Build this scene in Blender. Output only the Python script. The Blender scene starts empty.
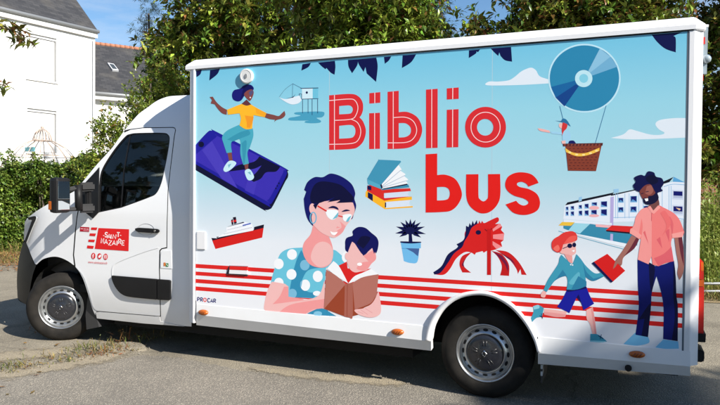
import bpy, bmesh, math, random
import numpy as np
from mathutils import Vector, Matrix
from mathutils.geometry import tessellate_polygon
random.seed(7)
scene = bpy.context.scene
col = scene.collection
R = math.radians

# ------------------------------------------------------------------ surveyed camera
FL, YAW, PITCH, ROLL = 645.0, 0.398709586, -0.0191600426, 0.00783508508
CAM = Vector((0.999405933, -4.73591378, 1.55948945))
XF, XR, ZT, ZB = -2.67528509, 1.36758304, 2.65597867, 0.346764261
_f = Vector((-math.sin(YAW)*math.cos(PITCH), math.cos(YAW)*math.cos(PITCH), math.sin(PITCH)))
_r = Vector((math.cos(YAW), math.sin(YAW), 0)); _u = _r.cross(_f)
_c, _s = math.cos(ROLL), math.sin(ROLL)
_r, _u = _c*_r+_s*_u, -_s*_r+_c*_u

def ray(u, v):
    return _f + _r*((u-360.0)/FL) - _u*((v-202.5)/FL)
def P(u, v, y=0.0):                       # survey point on an upright plane parallel to the van's side
    d = ray(u, v); t = (y-CAM.y)/d.y
    return CAM + d*t
def PD(u, v, dep):                        # survey point at a distance along the view
    return CAM + ray(u, v)*dep
def PZ(u, v, z=0.0):                      # survey point on the ground
    d = ray(u, v); t = (z-CAM.z)/d.z
    return CAM + d*t

cam_d = bpy.data.cameras.new('camera'); cam = bpy.data.objects.new('camera', cam_d); col.objects.link(cam)
cam_d.sensor_width = 36; cam_d.lens = FL/720*36; cam_d.clip_end = 2000; cam_d.clip_start = 0.05
m = Matrix((( _r.x, _u.x, -_f.x, CAM.x), (_r.y, _u.y, -_f.y, CAM.y), (_r.z, _u.z, -_f.z, CAM.z), (0, 0, 0, 1)))
cam.matrix_world = m
scene.camera = cam

# ------------------------------------------------------------------ materials
def lin(c):
    c = c/255.0
    return c/12.92 if c <= 0.04045 else ((c+0.055)/1.055)**2.4
def L3(rgb, k=1.0): return (lin(rgb[0])*k, lin(rgb[1])*k, lin(rgb[2])*k, 1)
_mats = {}
def mat(name, base, rough=0.5, metal=0.0, spec=0.5, coat=0.0):
    if name in _mats: return _mats[name]
    mt = bpy.data.materials.new(name); mt.use_nodes = True
    b = mt.node_tree.nodes['Principled BSDF']
    b.inputs['Base Color'].default_value = base if len(base) == 4 else (*base, 1)
    b.inputs['Roughness'].default_value = rough; b.inputs['Metallic'].default_value = metal
    b.inputs['Specular IOR Level'].default_value = spec
    b.inputs['Coat Weight'].default_value = coat; b.inputs['Coat Roughness'].default_value = 0.08
    _mats[name] = mt; return mt
def N(mt, t, **kw):
    n = mt.node_tree.nodes.new(t)
    for k, v in kw.items(): setattr(n, k, v)
    return n
def LK(mt, a, b): mt.node_tree.links.new(a, b)
def vary(mt, scale, amt, c1, c2, detail=5, bump=0.0, bscale=None, coord='Object', rough=None):
    """noise between two real colours of the surface, plus a fine bump"""
    nt = mt.node_tree; b = nt.nodes['Principled BSDF']
    tc = N(mt, 'ShaderNodeTexCoord'); n = N(mt, 'ShaderNodeTexNoise')
    n.inputs['Scale'].default_value = scale; n.inputs['Detail'].default_value = detail
    LK(mt, tc.outputs[coord], n.inputs['Vector'])
    r = N(mt, 'ShaderNodeValToRGB'); r.color_ramp.elements[0].position = 0.5-amt; r.color_ramp.elements[1].position = 0.5+amt
    r.color_ramp.elements[0].color = (*c1[:3], 1); r.color_ramp.elements[1].color = (*c2[:3], 1)
    LK(mt, n.outputs['Fac'], r.inputs['Fac']); LK(mt, r.outputs['Color'], b.inputs['Base Color'])
    if bump:
        n2 = N(mt, 'ShaderNodeTexNoise'); n2.inputs['Scale'].default_value = bscale or scale*6; n2.inputs['Detail'].default_value = 4
        LK(mt, tc.outputs[coord], n2.inputs['Vector'])
        bp = N(mt, 'ShaderNodeBump'); bp.inputs['Strength'].default_value = bump; bp.inputs['Distance'].default_value = 0.02
        LK(mt, n2.outputs['Fac'], bp.inputs['Height']); LK(mt, bp.outputs['Normal'], b.inputs['Normal'])
    return mt

def dusty(name, base, rough, dust=(0.36, 0.33, 0.28), top=0.75, amt=0.35, coat=0.0):
    """paint with road dust low on the body (real dirt, fades out by height)"""
    mt = mat(name, base, rough, coat=coat)
    b = mt.node_tree.nodes['Principled BSDF']
    tc = N(mt, 'ShaderNodeTexCoord'); sp = N(mt, 'ShaderNodeSeparateXYZ'); LK(mt, tc.outputs['Object'], sp.inputs[0])
    mr = N(mt, 'ShaderNodeMapRange'); mr.inputs['From Min'].default_value = top; mr.inputs['From Max'].default_value = 0.25
    mr.inputs['To Min'].default_value = 0.03; mr.inputs['To Max'].default_value = amt
    LK(mt, sp.outputs['Z'], mr.inputs['Value'])
    n = N(mt, 'ShaderNodeTexNoise'); n.inputs['Scale'].default_value = 3.5; n.inputs['Detail'].default_value = 8
    LK(mt, tc.outputs['Object'], n.inputs['Vector'])
    mu = N(mt, 'ShaderNodeMath', operation='MULTIPLY'); LK(mt, mr.outputs[0], mu.inputs[0]); LK(mt, n.outputs['Fac'], mu.inputs[1])
    mx = N(mt, 'ShaderNodeMix', data_type='RGBA'); LK(mt, mu.outputs[0], mx.inputs[0])
    mx.inputs[6].default_value = (*base[:3], 1); mx.inputs[7].default_value = (*dust, 1)
    LK(mt, mx.outputs[2], b.inputs['Base Color'])
    return mt

WHITE = dusty('white_paint', (0.80, 0.81, 0.83), 0.28, coat=0.4)
TRIMW = dusty('white_trim', (0.80, 0.80, 0.82), 0.35)
BLACKP = mat('black_plastic', (0.012, 0.012, 0.013), 0.5, spec=.25)
vary(BLACKP, 6, .3, (0.007, 0.007, 0.008), (0.014, 0.014, 0.015), bump=0.05, bscale=300)
GREYP = mat('dark_grey_plastic', (0.035, 0.035, 0.037), 0.45)
DARK = mat('dark_underside', (0.006, 0.006, 0.006), 0.9)
RUBBER = mat('tyre_rubber', (0.022, 0.021, 0.020), 0.8, spec=.2)
vary(RUBBER, 9, .25, (0.008, 0.0076, 0.0072), (0.024, 0.021, 0.018), bump=0.1, bscale=120)
STEEL = mat('wheel_steel', (0.50, 0.51, 0.52), 0.30, 0.9)
CHROME = mat('chrome', (0.75, 0.75, 0.76), 0.15, 1.0)
AMBER = mat('amber_lens', (0.42, 0.10, 0.012), 0.2)
REDL = mat('red_lens', (0.62, 0.02, 0.012), 0.18, coat=0.6)
ORANGEL = mat('orange_lens', (0.70, 0.12, 0.012), 0.18, coat=0.6)
CLEARL = mat('clear_lens', (0.30, 0.36, 0.40), 0.08, coat=0.8)
SEAT = mat('seat_fabric', (0.03, 0.032, 0.036), 0.9)
MIRROR = mat('mirror_glass', (0.75, 0.78, 0.8), 0.03, 1.0)

def glass_mat(name, tint, mixf):
    mt = bpy.data.materials.new(name); mt.use_nodes = True; nt = mt.node_tree
    for n in list(nt.nodes):
        if n.type != 'OUTPUT_MATERIAL': nt.nodes.remove(n)
    out = [n for n in nt.nodes if n.type == 'OUTPUT_MATERIAL'][0]
    tr = N(mt, 'ShaderNodeBsdfTransparent'); tr.inputs[0].default_value = (*tint, 1)
    gl = N(mt, 'ShaderNodeBsdfGlossy'); gl.inputs['Roughness'].default_value = 0.015
    fr = N(mt, 'ShaderNodeFresnel'); fr.inputs['IOR'].default_value = 1.6
    mx = N(mt, 'ShaderNodeMixShader'); LK(mt, fr.outputs[0], mx.inputs[0]); LK(mt, tr.outputs[0], mx.inputs[1]); LK(mt, gl.outputs[0], mx.inputs[2])
    LK(mt, mx.outputs[0], out.inputs['Surface'])
    return mt
GLASS = glass_mat('tinted_glass', (0.40, 0.46, 0.44), 0)

# ------------------------------------------------------------------ object helpers
def tag(o, label=None, cat=None, group=None, kind=None):
    if label: o['label'] = label
    if cat: o['category'] = cat
    if group: o['group'] = group
    if kind: o['kind'] = kind
    return o
def empty(name, loc=(0, 0, 0)):
    o = bpy.data.objects.new(name, None); col.objects.link(o); o.location = loc; o.empty_display_size = 0.2
    return o
def link_mesh(name, me, parent=None, smooth=False):
    o = bpy.data.objects.new(name, me); col.objects.link(o)
    if parent is not None: o.parent = parent
    if smooth: me.polygons.foreach_set('use_smooth', [True]*len(me.polygons))
    return o
def obj_bm(name, bm, material, parent=None, smooth=False, angle=None):
    me = bpy.data.meshes.new(name); bm.to_mesh(me); bm.free()
    for mm in (material if isinstance(material, (list, tuple)) else [material]): me.materials.append(mm)
    o = link_mesh(name, me, parent, smooth)
    if angle: 
        try: me.set_sharp_from_angle(angle=R(angle))
        except Exception: pass
    return o
def box(bm, a, b, bev=0.0, mi=0):
    x0, y0, z0 = [min(a[i], b[i]) for i in range(3)]; x1, y1, z1 = [max(a[i], b[i]) for i in range(3)]
    g = bmesh.ops.create_cube(bm, size=1.0)
    vs = g['verts']
    for v in vs: v.co = Vector(((x0+x1)/2+v.co.x*(x1-x0), (y0+y1)/2+v.co.y*(y1-y0), (z0+z1)/2+v.co.z*(z1-z0)))
    fs = set(f for v in vs for f in v.link_faces)
    for f in fs: f.material_index = mi
    if bev:
        es = list(set(e for v in vs for e in v.link_edges))
        bmesh.ops.bevel(bm, geom=es, offset=bev, segments=2, affect='EDGES', profile=0.6)
def tube(bm, pts, r, n=8, caps=True, mi=0):
    pts = [Vector(p) for p in pts]; rr = r if isinstance(r, (list, tuple)) else [r]*len(pts)
    rings = []
    ref = Vector((0, 0, 1))
    for i, p in enumerate(pts):
        t = (pts[min(i+1, len(pts)-1)]-pts[max(i-1, 0)]).normalized()
        a = t.cross(ref if abs(t.dot(ref)) < 0.95 else Vector((1, 0, 0))).normalized(); b = t.cross(a)
        rings.append([bm.verts.new(p+(a*math.cos(2*math.pi*k/n)+b*math.sin(2*math.pi*k/n))*rr[i]) for k in range(n)])
    for i in range(len(rings)-1):
        for k in range(n):
            f = bm.faces.new((rings[i][k], rings[i][(k+1) % n], rings[i+1][(k+1) % n], rings[i+1][k])); f.smooth = True; f.material_index = mi
    if caps:
        for rg in (rings[0][::-1], rings[-1]):
            f = bm.faces.new(rg); f.material_index = mi
def prism(bm, loop, off, mi=0):
    """closed loop of points pushed along a vector into a solid"""
    off = Vector(off)
    a = [bm.verts.new(Vector(p)) for p in loop]; b = [bm.verts.new(Vector(p)+off) for p in loop]
    n = len(a)
    fs = [bm.faces.new(a), bm.faces.new(b[::-1])]
    for i in range(n): fs.append(bm.faces.new((a[i], b[i], b[(i+1) % n], a[(i+1) % n])))
    for f in fs: f.material_index = mi
    bmesh.ops.recalc_face_normals(bm, faces=fs)

# ------------------------------------------------------------------ curve tracing
def parse(s):
    out = []
    for tk in s.split():
        c = tk.endswith('*'); x, y = tk.rstrip('*').split(','); out.append((float(x), float(y), c))
    return out
def cat(p0, p1, p2, p3, t):
    return tuple(0.5*((2*p1[i])+(-p0[i]+p2[i])*t+(2*p0[i]-5*p1[i]+4*p2[i]-p3[i])*t*t+(-p0[i]+3*p1[i]-3*p2[i]+p3[i])*t**3) for i in (0, 1))
def curve(s, closed=True, sub=6):
    p = parse(s) if isinstance(s, str) else s
    n = len(p); out = []
    for i in range(n if closed else n-1):
        p1, p2 = p[i], p[(i+1) % n]
        out.append(p1[:2])
        if p1[2] and p2[2]: continue
        p0 = p1 if (p1[2] or (not closed and i == 0)) else p[i-1]
        p3 = p2 if (p2[2] or (not closed and i == n-2)) else p[(i+2) % n]
        for k in range(1, sub): out.append(cat(p0, p1, p2, p3, k/sub))
    if not closed: out.append(p[-1][:2])
    return out
def ell(cx, cy, rx, ry, rot=0, n=28):
    c, s = math.cos(R(rot)), math.sin(R(rot))
    return [(cx+rx*math.cos(2*math.pi*k/n)*c-ry*math.sin(2*math.pi*k/n)*s, cy+rx*math.cos(2*math.pi*k/n)*s+ry*math.sin(2*math.pi*k/n)*c) for k in range(n)]
def strip(pts, w, closed=False):
    """left and right edges of a stroke"""
    l, r = [], []
    n = len(pts)
    for i in range(n):
        a = pts[i-1] if (i > 0 or closed) else pts[i]; b = pts[(i+1) % n] if (i < n-1 or closed) else pts[i]
        dx, dy = b[0]-a[0], b[1]-a[1]; d = math.hypot(dx, dy) or 1
        nx, ny = -dy/d*w/2, dx/d*w/2
        l.append((pts[i][0]+nx, pts[i][1]+ny)); r.append((pts[i][0]-nx, pts[i][1]-ny))
    return l, r

class Print:
    """flat printed shapes lying on a surface of the van, each layer a fraction of a millimetre proud"""
    def __init__(self, ox=0, oy=0, s=5.625, surf=None, step=0.00004, base=0.00015):
        self.o = (ox, oy, s); self.v = []; self.f = []; self.mi = []; self.m = []; self.k = 0
        self.surf = surf; self.step = step; self.base = base
    def tile(self, ox, oy, s=5.625): self.o = (ox, oy, s); return self
    def pt(self, p):
        u, v = self.o[0]+p[0]/self.o[2], self.o[1]+p[1]/self.o[2]
        off = self.base+self.step*self.k
        if self.surf is None: return P(u, v, -off)
        return self.surf(u, v, off)
    def midx(self, c):
        if isinstance(c, tuple):
            nm = 'print_%d_%d_%d' % c
            c = mat(nm, L3(c), 0.38, spec=.22)
        if c not in self.m: self.m.append(c)
        return self.m.index(c)
    def add(self, s, c, holes=()):
        pts = curve(s) if isinstance(s, str) else s
        mi = self.midx(c); base = len(self.v)
        loops = [pts]+[curve(h) if isinstance(h, str) else h for h in holes]
        flat = [p for l in loops for p in l]
        self.v += [self.pt(p) for p in flat]
        if not holes and len(pts) <= 4:
            self.f.append([base+i for i in range(len(pts))]); self.mi.append(mi)
        else:
            for t in tessellate_polygon([[Vector((p[0], p[1], 0)) for p in l] for l in loops]):
                self.f.append([base+i for i in t]); self.mi.append(mi)
        self.k += 1; return self
    def line(self, s, w, c, closed=False):
        pts = (curve(s, closed) if isinstance(s, str) else s)
        l, r = strip(pts, w, closed); mi = self.midx(c); n = len(l)
        base = len(self.v); self.v += [self.pt(p) for p in l]+[self.pt(p) for p in r]
        for i in range(n if closed else n-1):
            j = (i+1) % n; self.f.append([base+i, base+j, base+n+j, base+n+i]); self.mi.append(mi)
        self.k += 1; return self
    def dots(self, c, lst):
        for d in lst: self.add(ell(*d, n=18), c); self.k -= 1
        self.k += 1; return self
    def build(self, name, parent, label=None):
        me = bpy.data.meshes.new(name); me.from_pydata([tuple(p) for p in self.v], [], self.f)
        for mm in self.m: me.materials.append(mm)
        me.polygons.foreach_set('material_index', self.mi); me.update()
        bm = bmesh.new(); bm.from_mesh(me)
        for f in bm.faces:
            f.normal_update()
            if f.normal.y > 0: f.normal_flip()
        bm.to_mesh(me); bm.free()
        o = link_mesh(name, me, parent)
        if label: o['label'] = label
        return o
# ================================================================== the van
van = tag(empty('mobile_library_van', (0, 0, 0)), 'white mobile library van with a blue illustrated side reading Biblio bus', 'van')
# ---- mural panel: sky print, pale at the bottom and blue at the top (that is the printed sheet itself)
PANEL = bpy.data.materials.new('mural_print'); PANEL.use_nodes = True
_b = PANEL.node_tree.nodes['Principled BSDF']; _b.inputs['Roughness'].default_value = 0.36
_tc = N(PANEL, 'ShaderNodeTexCoord'); _sp = N(PANEL, 'ShaderNodeSeparateXYZ'); LK(PANEL, _tc.outputs['Object'], _sp.inputs[0])
_mr = N(PANEL, 'ShaderNodeMapRange'); _mr.inputs['From Min'].default_value = 0.52; _mr.inputs['From Max'].default_value = 2.62
LK(PANEL, _sp.outputs['Z'], _mr.inputs['Value'])
_cr = N(PANEL, 'ShaderNodeValToRGB'); _e = _cr.color_ramp.elements
_e[0].position = 0.0; _e[0].color = L3((232, 233, 238)); _e[1].position = 1.0; _e[1].color = L3((112, 192, 222))
for _p, _c2 in ((0.28, (226, 231, 238)), (0.42, (198, 219, 231)), (0.55, (170, 213, 226)), (0.78, (150, 209, 226))):
    _x = _e.new(_p); _x.color = L3(_c2)
LK(PANEL, _mr.outputs[0], _cr.inputs['Fac']); LK(PANEL, _cr.outputs['Color'], _b.inputs['Base Color'])

ARCH_O = "423.9,341 428.5,323 439.3,306.2 456.3,294.8 476.4,290.8 493.3,293 511.9,303 527.3,320 536.5,337 541,352"
ARCH_I = "430,341 433,326.3 442.4,310.9 457.8,299.4 476.4,295.2 493.3,297.9 510.3,307.8 524.2,323.2 533.5,340 537.2,352.5"
ao = curve(ARCH_O, closed=False); ai = curve(ARCH_I, closed=False)
def seam(u): return 304.0 + (u-196)*(351.0-304.0)/(684.5-196)
am = [((a[0]+b[0])/2, (a[1]+b[1])/2) for a, b in zip(ao, ai)]
am = [p for p in am if p[1] < seam(p[0])-0.5]
loop = [(195.3, 70.6), (689.8, 31.2), (686.0, 170), (684.5, 351.0)]
loop += [(am[-1][0], seam(am[-1][0]))]+am[::-1]+[(am[0][0], seam(am[0][0]))]+[(196.3, 304.0), (195.4, 200)]
pr = Print(step=0, base=0); pr.o = (0, 0, 1); pr.add(loop, PANEL)
panel = pr.build('side_panel', van)

RED, RED2 = (214, 36, 34), (214, 44, 50)
NAVY = (13, 17, 72)
PS = lambda ox, oy, s=5.625: Print(ox, oy, s)

# stripes
q = PS(0, 0, 1); q.base = 0.00008; q.step = 0
x0, x1 = 195.6, 684.2
S4 = [((263.9, 267.9), (293.8, 298.3)), ((271.5, 275.3), (303.6, 308.1)), ((278.9, 282.9), (313.4, 318.0)), ((286.4, 290.4), (323.5, 328.2))]
for (a0, a1), (b0, b1) in S4:
    def yy(u, t): return (a0+(b0-a0)*(u-x0)/(x1-x0)) if t else (a1+(b1-a1)*(u-x0)/(x1-x0))
    # stop at the wheel arch lip
    L = [p for p in ao if p[0] < 476]; Rr = [p for p in ao if p[0] >= 476]
    def cut(side, yv):
        best = None
        for i in range(len(side)-1):
            (xa, ya), (xb, yb) = side[i], side[i+1]
            if (ya-yv)*(yb-yv) <= 0 and ya != yb: best = xa+(xb-xa)*(yv-ya)/(yb-ya)
        return best
    cl = [cut(L, yy(450, t)) for t in (1, 0)]; cr = [cut(Rr, yy(515, t)) for t in (1, 0)]
    if cl[0] and cr[0] and cl[1] and cr[1]:
        q.add([(x0, a0), (cl[0], yy(cl[0], 1)), (cl[1], yy(cl[1], 0)), (x0, a1)], RED); q.k = 0
        q.add([(cr[0], yy(cr[0], 1)), (x1, b0), (x1, b1), (cr[1], yy(cr[1], 0))], RED); q.k = 0
    elif cl[1] and cr[1]:
        q.add([(x0, a0), (x1, b0), (x1, b1), (cr[1], yy(cr[1], 0)), (475, 290.7), (cl[1], yy(cl[1], 0)), (x0, a1)], RED); q.k = 0
    else:
        q.add([(x0, a0), (x1, b0), (x1, b1), (x0, a1)], RED); q.k = 0
q.build('printed_stripe_band', panel)

q = PS(0, 0, 1); q.base = 0.00004; q.step = 0
JT = mat('panel_joint', L3((176, 202, 214)), .5)
q.line([(329.4, 60.2), (329.6, 316.5)], .55, JT).line([(492.4, 47.2), (491.4, 292)], .55, JT)
q.build('panel_joint', panel)
# hanging navy leaves
for _t, _p in (
    ((195, 60), "5,60* 38,54* 30,80 8,97*"),
    ((195, 60), "85,57* 140,48* 125,80 80,116*"),
    ((270, 60), "182,24* 230,16* 215,40 176,60*"),
    ((270, 60), "270,14* 365,5* 368,40 363,83* 340,70 318,45* 312,52* 290,35"),
    ((340, 40), "45,112* 100,108* 98,140 68,187* 48,150"),
    ((340, 40), "100,108* 204,99* 212,150 203,236* 150,188* 143,152* 133,180* 105,135"),
    ((340, 40), "247,96* 288,92* 275,115 252,134*"),
    ((340, 40), "352,87* 428,81* 400,125 348,158*"),
    ((425, 35), "247,87* 310,81* 298,97* 290,92* 285,105 246,130*"),
    ((425, 35), "370,76* 484,67* 490,150* 450,142 425,118* 418,98* 412,118* 390,98"),
    ((605, 20), "262,82* 435,68* 385,90* 398,105 398,182* 340,162 295,125"),
):
    PS(*_t).add(_p, NAVY).build('printed_leaf', panel)

# clouds
q = PS(600, 90)
CL = (222, 231, 240)
q.add("484,158* 420,158 340,168 312,190 330,220 362,240 340,252 280,250 200,228 165,222 130,250 60,270* 200,278 484,268*", CL)
q.build('printed_cloud', panel)
q = PS(425, 35); q.add("340,280 360,262 410,262 470,255 505,235 540,206 572,190 600,184 625,200 645,232 695,250* 695,272* 560,280 400,284", CL)
q.build('printed_cloud', panel)

# ---- Biblio bus
q = PS(322, 80)
BG = PANEL; W = (244, 214, 216)
q.add("40,86* 160,78 205,92 228,125 231,165 222,195 211,210* 232,235 247,285 235,340 205,375 165,388 40,394*", RED2,
      holes=["97,147* 150,143 168,152 173,167 166,184 150,190 97,193*", "97,258* 160,253 182,265 188,290 180,315 160,326 97,330*"])
q.add("265,187* 326,184* 326,387* 265,389*", RED2).add("266,74* 328,68* 328,128* 266,133*", RED2)
q.line("70,84* 70,393*", 4, W).line("40,116* 150,107 185,115 202,152 192,195 165,220 73,227*", 4, W).line("165,221 200,240 218,285 205,335 165,357 40,362*", 4, W)
q.line("297,71* 297,130.5*", 4, W).line("296,185.5* 296,388*", 4, W)
q.tile(360, 100)
q.add("155,-46* 218,-52* 218,68* 270,68 325,100 350,165 330,230 290,262 240,273 155,276*", RED2, holes=["218,130* 255,131 280,148 287,170 280,193 255,208 218,211*"])
q.line("187,-48* 187,274*", 4, W).line("190,99* 255,97 300,120 319,168 303,213 260,238 156,241*", 4, W)
q.tile(0, 0, 1)
q.add("426,89.6* 437.7,88.7* 437.6,147.8* 426,148.2*", RED2).line("431.8,89* 431.7,148*", .7, W)
q.add("446.8,88.4* 458.7,87.4* 458.7,98.8* 446.8,99.5*", RED2).add("446.8,109.8* 458.6,109.1* 458.3,147.1* 446.6,147.5*", RED2).line("452.8,87.8* 452.7,99.2*", .8, W).line("452.7,109.5* 452.5,147.4*", .8, W)
q.tile(415, 70).add(ell(397, 321.5, 115, 114.5, n=48), RED2, holes=[ell(395, 322, 46, 47, n=40)]).line(ell(397, 321.5, 82, 84, n=48), 4, W, closed=True)
RB = (224, 30, 26)
q.tile(415, 140)
q.add("60,80* 125,76* 125,197* 175,196 232,225 264,300 245,358 205,396 150,405 60,408*", RB, holes=["124,265* 165,264 188,275 196,300 188,328 165,338 124,340*"])
q.add("288,193* 357,192* 357,310 365,333 385,345 404,333 411,310 411,192* 479,191* 480,310 462,365 425,402 384,413 345,402 305,366 288,310", RB)
q.tile(465, 155).add("414,157* 357,178* 345,162 320,151 297,156 293,168 310,180 360,192 405,220 422,265 410,308 370,331 320,337 268,322 228,278* 288,257* 305,275 330,284 352,276 355,262 330,245 275,228 238,200 226,165 240,125 275,103 320,97 370,107 400,132", RB)
q.build('printed_lettering', panel)

# ---- telephone and surfer
q = PS(195, 120)
BK, BL, SC, SK = (12, 13, 50), (30, 28, 150), (58, 46, 172), (126, 70, 66)
q.add("3,140* 70,68 95,60 125,68 490,262 520,290 523,320 505,352 440,480 420,502 395,506 370,497 3,282*", BK)
q.add("3,140* 70,68 95,60 125,68 488,260 514,286 510,320 440,455 418,474 390,472 3,248*", BL)
q.add("4,195* 118,98 140,97 480,264 497,285 485,318 425,430 405,450 383,446 4,230*", SC)
q.add("40,170* 95,118* 240,385* 150,330*", (72, 60, 182)).add("330,220* 375,243* 330,420* 280,395*", (66, 54, 178))
q.add("190,290* 240,255 330,235 362,205* 480,262* 455,290 400,295 370,330 330,348* 300,330* 340,300 375,255* 330,275 270,280", BK)
q.dots(BK, [(35, 137, 16, 16), (455, 385, 4, 5), (463, 371, 4, 5), (472, 356, 4, 5)])
q.build('printed_telephone_picture', panel)
q = PS(195, 120); q.k = 8
PA = (72, 166, 188)
q.add("182,183* 206,180* 212,230* 193,236*", SK).add("277,250* 300,246* 299,282* 284,284*", SK)
q.add("160,275 185,235 213,229 232,245 202,278 172,292", (196, 230, 240)).add("280,290 300,275 318,288 332,320 318,338 295,334", (196, 230, 240))
q.add("185,252* 205,245* 190,270*", (120, 180, 200)).add("295,295* 312,290* 315,310*", (120, 180, 200))
q.add("252,25* 325,48* 328,90 310,150 295,185 303,245* 272,253* 255,190 252,110 205,125 208,182* 178,186* 160,130 153,95 180,60", PA)
q.add("180,110* 250,70 300,55* 310,80 265,100 215,120*", (55, 146, 172)).add("262,130* 290,120 280,240* 272,250*", (55, 146, 172))
q.tile(195, 60)
q.add("240,265* 290,222* 318,252* 290,265*", (100, 52, 58))
q.add("255,160 270,146 292,137 318,142 331,162 312,182 285,192 262,225 240,233 215,222 208,195 220,170", (24, 24, 112))
q.add("275,150* 300,140 325,160 285,190 255,222*", (15, 14, 84))
q.add("290,175 318,165 330,180 325,205 312,228 300,226 276,196", (128, 68, 68)).add("302,182* 322,168* 326,185 310,205*", (84, 80, 120)).dots((240, 230, 230), [(311, 211, 4, 4)])
q.add("180,280* 178,308* 150,298 122,267 110,250 88,245* 95,225* 82,208* 100,206* 122,238 152,265", SK)
q.add("395,298* 440,308 470,315 488,300 503,286* 508,310 490,328 458,338 445,350* 450,336* 420,332 392,322*", SK)
q.add("262,247* 290,257 315,250* 352,272 402,298* 393,322* 330,310* 325,345 322,386* 285,389 250,368* 258,330 250,300* 185,308* 180,280* 235,257", (250, 182, 42))
q.add("280,312* 330,318* 325,345 310,382* 292,380* 290,350", (240, 150, 38)).add("340,270* 402,298* 393,320* 345,300*", (243, 165, 38))
q.build('printed_dancer_picture', panel)

# ---- fishing hut
q = PS(270, 60)
q.add("140,296 180,292 290,290 306,305 292,322 262,326 286,342 278,353 230,356 196,352 200,344 215,341 112,340 108,326 140,320 172,312 140,305", (72, 156, 188))
q.add("180,160* 272,157* 270,218* 180,220*", (204, 230, 240)).add("240,160* 272,157* 270,218* 240,219*", (110, 190, 216))
q.line("172,160* 272,157*", 4, NAVY).line("180,220* 272,217*", 3, NAVY)
for x in (183, 214, 237, 268): q.line([(x, 220), (x, 300 if x != 237 else 310)], 3, (34, 52, 96))
q.line("165,190* 178,190* 178,220* 165,220* 165,190*", 3, (34, 52, 96)).dots(NAVY, [(207, 183, 6, 7)])
q.add("50,210* 90,220 140,206 165,200* 178,225* 160,243 125,250 90,237", (222, 232, 242)).add("90,216* 125,208 145,190* 130,212*", NAVY)
q.line("52,208* 85,165 128,133* 180,160*", 1.8, (70, 110, 140)).line("128,133* 126,208*", 1.8, (70, 110, 140))
q.build('printed_fishing_hut_picture', panel)

# ---- ship
q = PS(195, 185)
q.add("92,298* 120,292* 125,300* 330,258* 333,236* 388,222* 386,242* 98,314*", (22, 18, 40)).add("97,313* 386,241* 378,296* 115,360*", (208, 30, 28))
q.add("125,296* 180,262* 175,240* 280,208* 322,220* 328,256*", (238, 240, 246)).add("182,235* 272,207* 278,212* 190,234*", (22, 18, 60))
q.add("203,198* 212,190* 217,222* 207,225*", (40, 20, 40)).add("213,182* 230,179* 235,215* 221,221*", (30, 16, 40)).add("216,198* 232,195* 233,206* 218,210*", RED).add("203,203* 213,200* 213,206* 205,209*", RED)
q.line("268,228* 314,216*", 7, (70, 96, 190))
for k in range(14): q.dots((150, 158, 176), [(185+k*7.5, 252-k*1.8, 2, 2)])
for k in range(20): q.dots((150, 158, 176), [(165+k*8, 275-k*1.9, 2, 2)])
q.build('printed_ship_picture', panel)

# ---- woman and child reading
q = PS(260, 250)
DR, DD, S1, S2 = (104, 190, 214), (50, 138, 176), (236, 184, 182), (236, 152, 152)
WD = (238, 240, 244)
q.add("62,185* 66,160 82,105 98,55 120,15 165,-8 240,-14* 400,0* 430,5 490,60* 440,100* 372,100* 360,240* 300,272* 160,265* 160,205*", DR)
q.add("232,0* 210,45 190,110 175,180 160,265* 300,270* 330,240* 270,235 235,200 245,150 280,110 370,98* 300,90* 255,40*", DD)
q.dots(WD, [(180, 25, 28, 30), (105, 78, 28, 30), (177, 137, 28, 30), (106, 186, 27, 30), (325, 148, 28, 32), (255, 198, 27, 32), (320, 244, 22, 14)])
q.dots((120, 182, 212), [(252, 85, 27, 30), (182, 245, 25, 27)])
q.add("232,208* 240,170* 228,180 226,205", (120, 182, 212))
q.dots(WD, [(490, 40, 30, 34)])
q.add("260,358* 300,328 360,315* 385,345* 430,372* 340,368*", DD).add(ell(325, 358, 24, 14), (130, 192, 220))
q.add("62,185* 160,205* 160,262* 250,278 330,255 362,170* 370,335* 330,328 260,360* 28,341* 22,318 38,240", S1)
q.add("135,206* 160,207* 160,263* 250,279 170,292 70,305* 110,262", S2).add("110,348* 180,305 362,275* 364,322 300,335 255,359*", S2)
q.add("62,185* 160,205* 140,190* 70,178*", S1)
q.add("300,-150* 285,-90 250,-45 240,-5 250,40 280,80 320,97 365,97 400,70 412,20 405,-30 388,-75*", S2)
q.add("286,33 311,-27 351,-47 391,-32 411,13 396,73 341,96 301,73", S1)
q.build('printed_reading_woman_picture', panel)
q = PS(265, 165); q.k = 24
HN, HD = (18, 22, 100), (11, 12, 54)
q.add("325,68 370,48 430,65 485,105 507,155 503,190 513,230 500,275 480,305 400,250 300,260 285,320 268,342* 240,305 224,250 218,190* 232,150* 220,140* 240,95 280,68", HN)
q.add("285,240* 310,208* 400,195* 495,212* 505,255 487,300 455,345 435,380 395,408 360,402 310,375 270,335* 262,290", S1)
q.add("420,315* 455,345* 430,385 395,400 405,370 430,350", S2).add("405,345* 425,352* 400,356*", S2)
q.add(ell(266, 245, 17, 29), S1).add("300,216* 262,212 255,170 280,110 330,92 420,110 470,150 499,185 487,210* 400,214* 425,197* 350,210* 395,180* 330,206", HD)
q.add("300,214* 285,250* 270,225*", HD)
q.line(ell(271, 297, 17, 31, n=24), 6, (104, 176, 208), closed=True)
q.add("355,243 380,230 405,237 413,252 385,243", NAVY).add("430,263 455,250 478,256 455,261", NAVY)
q.add("345,255 400,253 413,268 400,298 375,308 350,288", (240, 246, 250)).add("413,264* 408,292 378,307* 398,282", (110, 186, 206))
q.add("440,281 480,276 488,290 470,317 446,315 437,297", (240, 246, 250)).add("486,284* 470,317 455,318* 468,296", (110, 186, 206))
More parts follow.
